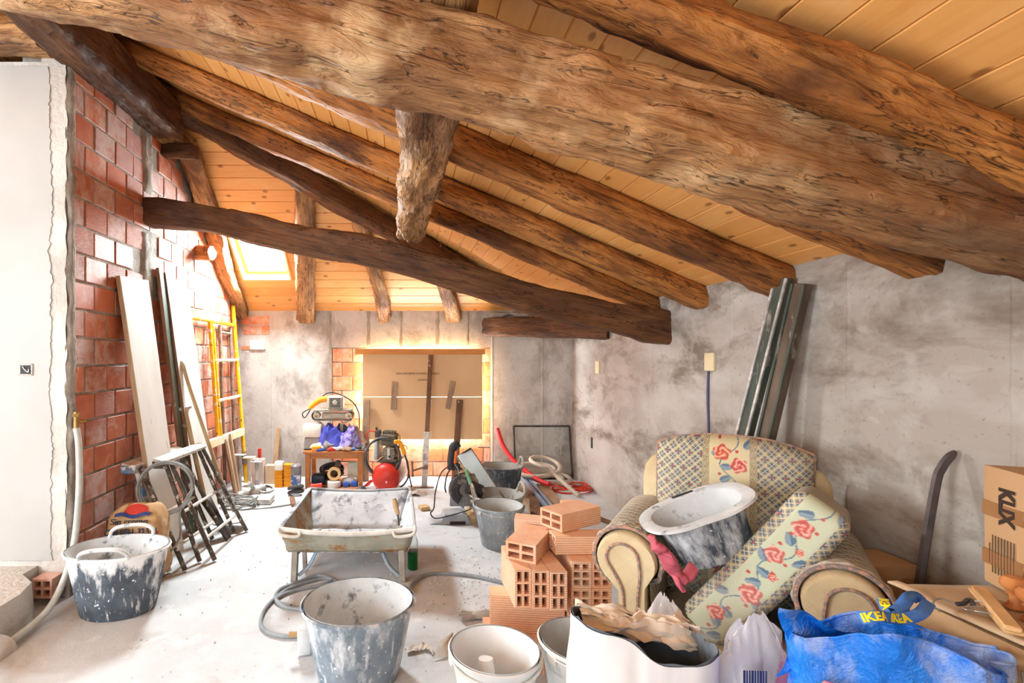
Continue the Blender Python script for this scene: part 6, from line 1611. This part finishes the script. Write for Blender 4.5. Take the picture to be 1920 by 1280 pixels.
solo('wooden_knob', mv(lathe([(.001, 0), (.020, 0), (.021, .004), (.015, .012), (.0115, .025), (.013, .038), (.020, .040), (.013, .043), (.022, .052), (.030, .062), (.031, .074), (.022, .086), (.001, .090)], 26), F(1912, 1140, hz).x-.012, F(1912, 1140, hz).y, hz), M_knob, 'turned wooden knob standing on the box flap', 'knob')
solo('wooden_knob', mv(lathe([(.001, 0), (.020, 0), (.021, .004), (.015, .012), (.0115, .025), (.013, .038), (.020, .040), (.013, .043), (.022, .052), (.030, .062), (.031, .074), (.022, .086), (.001, .090)], 26), 1.66, 1.31, hz), M_knob, 'second turned wooden knob cut by the right picture edge', 'knob')

# ------------------------------------------------------------------ white buckets and sacks
M_bucket_w = surf('white_bucket', C(226, 226, 224), C(206, 206, 204), 7, rough=.7, bump=.3, dust=C(170, 164, 156), dscale=10, dlo=.6, dhi=.72)
M_whitefill = surf('white_plaster', C(240, 240, 239), C(228, 228, 228), 5, rough=.8, bump=.25)
tb = tub('plaster_bucket', (.375, 2.05, 0), .178, .175, .30, .72, 'white bucket crusted with plaster in front of the bricks', M_bucket_w, M_whitefill, .1, '', wob=.01, rim=.012)
bail(tb, .186, .30, -.15, M_crust, .006)
solo('float_handle', rough_up(tube([(.35, 2.05, .05), (.345, 2.06, .17), (.34, 2.07, .245)], [.035, .033, .03], 14, 6), .004, 20, 2), M_whitefill, 'white plaster-covered paddle standing in the front white bucket', 'tool')
tb = tub('plaster_bucket', (.755, 2.10, 0), .172, .172, .31, .72, 'second white bucket half hidden by the paper sack', M_bucket_w, M_bucket_in, .5, '', wob=.01, rim=.012)
bail(tb, .18, .31, -.1, M_crust, .006)
M_sackw = surf('white_sack_paper', C(244, 244, 244), C(236, 236, 238), 4, rough=.7, bump=.3, bscale=12)
M_sackb = surf('sack_lining', C(92, 102, 112), C(120, 128, 136), 10, rough=.6, bump=.4, bscale=16)
M_kraftpale = surf('torn_kraft', C(248, 236, 220), C(238, 220, 198), 7, rough=.9, bump=.4, bscale=18)
def sack_shape(w, d, h, top, seed, nu=96, nv=40, wob=.014, px=4.0, flare=0.06, slump=0.0):
    def fn(u, v):
        a = 2*math.pi*u; c_, s_ = math.cos(a), math.sin(a); e = 1/((abs(c_)**px+abs(s_)**px)**(1/px))
        z = top(a)*v
        k = .93+flare*v+.05*math.sin(math.pi*v)
        x, y = w/2*e*c_*k, d/2*e*s_*k
        q = (c_*1.6, s_*1.6, z*3)
        f = 1+wob*6*nz(q, 1.3, seed)*v+wob*2.4*nz((c_*5, s_*5, z*5), 1.2, seed+4)
        return (x*f+slump*v*v, y*f, z)
    return sheet(fn, nu, nv, True)
def paper_sack():
    b = Vector((.79, 1.665, 0)); t = thing('paper_sack', 'large white paper sack torn open with dark lining in the foreground', 'sack', b, -.10)
    def top(a):                                     # rim dips along the front right
        c_, s_ = math.cos(a), math.sin(a)
        dip = max(0, -s_)**.7*math.exp(-((c_-.25)/.62)**2)
        return .60-.03*c_+.03*max(-1, -s_)-.085*dip+.004*math.sin(a*9)
    obj('outer_paper', sack_shape(.44, .25, .55, top, 3), M_sackw, t, smooth=180)
    def top2(a): return top(a)+.004+.004*math.sin(a*13)
    obj('dark_lining', sack_shape(.428, .238, .55, top2, 3), M_sackb, t, smooth=180)
    def torn(u, v):
        x = -.17+.40*u; a = v*3.0
        y = .105-.10*math.cos(a)*.55+.025*nz((x, v, 2), 6)
        z = .555-.045*u+.035*math.sin(a)-.06*max(0, .35-v)+.05*abs(nz((x*2, v*1.5, 4), 4))+.018*abs(nz((x, v, 4), 22))
        return (x, y+.03*nz((x*3, v*4, 9), 3)+.03*v*nz((x*9, 0, 3), 3), z+.022*v*v*nz((x*9, 0, 1), 2))
    obj('torn_paper', sheet(torn, 60, 26), M_kraftpale, t, smooth=30)
paper_sack()
def crumple(c, w, h, d, seed, mat, label, name, lean=0):
    def fn(u, v):
        a = 2*math.pi*u; k = (1.0-.52*v**1.6)*(1 if v < .93 else 1-(v-.93)*7)
        x = w/2*math.cos(a)*k; y = d/2*math.sin(a)*k*max(.10, 1-v**2.2); z = h*v+(.022*math.sin(a+seed)+.016*nz((math.cos(a)*3, seed, 0), 1.5))*v*v
        q = (math.cos(a)*2, math.sin(a)*2, v*4)
        f = 1+.35*nz(q, 1.1, seed)+.12*nz(q, 3.2, seed+3)
        return (c[0]+x*f+lean*v, c[1]+y*f, c[2]+z+.03*nz(q, 2, seed+9)*v)
    return solo(name, sheet(fn, 64, 40, True), mat, label, 'sack', base=c, smooth=28)
M_pinkprint = None
def plastic_mat(name, tint, hue, pos):
    g = NG(name); co = g.coord((1, 1, 1)); x = g.sep(co)
    f = g.math('MULTIPLY', g.ramp(g.math('ADD', g.math('SUBTRACT', g.math('MULTIPLY', x[0], 6), g.math('MULTIPLY', x[2], 2.6)), g.math('MULTIPLY', g.noise(co, 5, 5, .6), 1.2)), pos, pos+.06), g.ramp(g.noise(co, 14, 3, .6), .42, .5))
    col = g.mix(g.math('MULTIPLY', f, .8), tint, hue)
    g.bump(g.noise(co, 16, 6, .6), .5, .008)
    return g.out(col, .45, 0, .4)
M_bagpink = plastic_mat('white_pink_bag', C(240, 240, 242), C(226, 120, 186), -.25)
M_bagpaper = plastic_mat('white_red_paper', C(240, 238, 238), C(206, 70, 110), .42)
crumple(Vector((1.03, 1.95, 0)), .24, .545, .18, 4, M_bagpaper, 'crumpled white paper bag between the open sack and the armchair', 'crumpled_bag')
ob = crumple(Vector((1.225, 1.72, 0)), .34, .585, .22, 9, M_bagpink, 'white plastic bag with pink print before the armchair seat', 'plastic_bag', -.02)
t_ = obj('barcode', join(*[box(.0035 if k % 3 else .006, .002, .075, 0, 1, -.04+.0085*k, 0, 0) for k in range(9)]), M_blue_ink, ob, loc=(-.09, -.125, .455), rot=(.0, 0, -.05))
solo('red_bag_corner', rough_up(mv(ball(.05, 1.6, .8, .7), 1.09, 1.26, .622), .02, 14, 3), surf('red_white_film', C(216, 60, 84), C(236, 220, 220), 12, lo=.48, hi=.55, rough=.5), 'crumpled red and white wrapper poking up before the blue bag', 'wrapper')
solo('wrapper_stack', rough_up(mv(dense_box(.16, .16, .585, .04, 16), 1.09, 1.26, .294), .012, 7, 2), M_card, 'cardboard piece under the red and white wrapper', 'box')

# ------------------------------------------------------------------ big blue shopping bag
def bag_mat():
    g = NG('blue_woven_plastic'); co = g.coord((1, 1, 1)); x = g.sep(co)
    col = g.mix(g.ramp(g.noise(co, 5, 5, .6), .35, .65), C(14, 104, 214), C(24, 132, 232))
    f = g.math('MULTIPLY', g.ramp(g.noise(g.coord((1, 1, .6)), 6, 7, .66), .47, .64), .72)
    col = g.mix(f, col, C(196, 206, 226))
    wv = g.math('MULTIPLY', g.math('SINE', g.math('MULTIPLY', g.math('ADD', x[0], x[1]), 900)), g.math('SINE', g.math('MULTIPLY', x[2], 900)))
    g.bump(g.noise(co, 10, 7, .62, .6), 1.0, .03)
    return g.out(col, .35, 0, .5)
M_bluebag = bag_mat()
M_bluestrap = surf('blue_strap', C(70, 120, 196), C(84, 134, 206), 20, rough=.7, bump=.3, bscale=200)
M_yellow_ink = surf('yellow_lettering', C(246, 222, 30), rough=.6, bump=0)
def ikea():
    b = Vector((1.30, 1.335, 0)); ang = -math.radians(40)
    t = thing('shopping_bag', 'big blue woven plastic bag with yellow lettered straps', 'bag', b, ang)
    # local x runs along the box side (far-left to near-right), local y toward the box
    def top(a):
        c_, s_ = math.cos(a), math.sin(a)
        z = .735+(.02 if c_ > 0 else .07)*c_+.065*max(0, -s_)*(1-.5*max(0, c_))+.02*max(0, s_)
        return z+.012*math.sin(a*4+1)
    def fn(u, v):
        a = 2*math.pi*u; c_, s_ = math.cos(a), math.sin(a); e = 1/((abs(c_)**3.4+abs(s_)**3.4)**(1/3.4))
        z = top(a)*v; k = .94+.06*v
        x, y = .205*e*c_*k, .115*e*s_*k
        q = (c_*1.7, s_*1.7, z*2.4)
        rad = 1+.20*nz(q, 1.2, 5)*(.35+.65*v)-.16*abs(nz((c_*2.2, s_*2.2, z*3+c_), 1.6, 9))+.07*abs(nz((c_*5, s_*5, z*9), 1.6, 4))
        fold = .05*math.sin(a*7+z*9+2*nz(q, 1, 2))*v*(1 if s_ < 0 else .3)
        return (x*rad, y*(rad+fold*2.5), z+.010*nz(q, 3, 1)*v)
    o = obj('body', sheet(fn, 150, 70, True), M_bluebag, t, smooth=180)
    rim = [Vector(fn(u, 1.0))+Vector((0, 0, .002)) for u in [k/40 for k in range(40)]]
    obj('hem', tube(rim, .004, 6, 3, True), M_bluebag, t)
    # lobe that flops over at the far-left end
    def lobe(u, v):
        x = -.24+.17*u+.03*v; z = .58+.20*v+.02*nz((u*3, v*3, 2), 1); y = -.07+.13*u+.03*nz((u*2, v*2, 7), 1.5)+.035*math.sin(v*3)
        return (x+.02*math.sin(v*5), y, z-.06*u*v+.015*math.sin(u*6))
    obj('flopped_corner', sheet(lobe, 30, 24), M_bluebag, t, smooth=180)
    return t, b, ang
bagt, bagb, bagang = ikea()
def strap(pts, w, txt=None, nseg=40):
    path = spline([Vector(p) for p in pts], 10); n = len(path)
    W = []
    for i, p in enumerate(path):
        tan = (path[min(n-1, i+1)]-path[max(0, i-1)]).normalized(); view = (Vector((0, 0, CAMZ))-p).normalized(); side = tan.cross(view).normalized()
        tw = .25*math.sin(i*.35); nrm = side.cross(tan)
        side = side*math.cos(tw)+nrm*math.sin(tw); W.append((p, side, nrm))
    V = []; Fc = []
    for p, s, nn in W: V += [p-s*w/2, p+s*w/2]
    Fc = [(2*i, 2*i+1, 2*i+3, 2*i+2) for i in range(n-1)]
    o_ = solo('strap_tmp', (V, Fc), M_bluestrap, 'x', 'x', base=bagb)
    md = o_.modifiers.new('s', 'SOLIDIFY'); md.thickness = .003; md.offset = 0
    letters = []
    if txt:
        me = text_mesh(txt, w*1.02, M_yellow_ink, bold=.0012, extrude=.0004, align='LEFT', sx=1.05)
        cum = [0]
        for i in range(n-1): cum.append(cum[-1]+(path[i+1]-path[i]).length)
        for v in me.vertices:
            x = min(max(v.co.x+.006, 0), cum[-1]-.001); i = 0
            while i < n-2 and cum[i+1] < x: i += 1
            f = (x-cum[i])/max(1e-6, cum[i+1]-cum[i]); p, s, nn = W[i]; p2, s2, nn2 = W[i+1]
            side = s.lerp(s2, f); no = nn.lerp(nn2, f); view = (Vector((0, 0, CAMZ))-p).normalized()
            if no.dot(view) < 0: no = -no
            v.co = p.lerp(p2, f)-side*v.co.y+no*(.003+v.co.z)-bagb
        lo_ = obj('lettering', me, M_yellow_ink, loc=bagb); letters.append(lo_)
    return o_, letters
def fix_strap(pts, w, txt):
    s, ls = strap(pts, w, txt)
    for k in ('label', 'category'):
        if k in s: del s[k]
    s.name = 'strap'; s.data.name = 'strap'
    inv = (Matrix.Translation(bagb) @ Matrix.Rotation(bagang, 4, 'Z')).inverted()
    for o_ in [s]+ls:
        m = inv @ Matrix.Translation(bagb)
        o_.data.transform(m); o_.location = (0, 0, 0)
    s.parent = bagt
    for l in ls: l.parent = s
fix_strap([P(1612, 1160, 1.30), P(1630, 1157, 1.285), P(1650, 1155, 1.28), P(1668, 1158, 1.29), P(1690, 1160, 1.30), P(1712, 1156, 1.30), P(1730, 1146, 1.31), P(1742, 1128, 1.35)], .028, 'IKEA  IKEA')
fix_strap([P(1655, 1122, 1.38), P(1660, 1136, 1.34), P(1670, 1150, 1.31), P(1682, 1146, 1.31), P(1694, 1132, 1.33), P(1704, 1120, 1.35), P(1716, 1118, 1.37), P(1726, 1126, 1.38)], .028, 'IKEA')
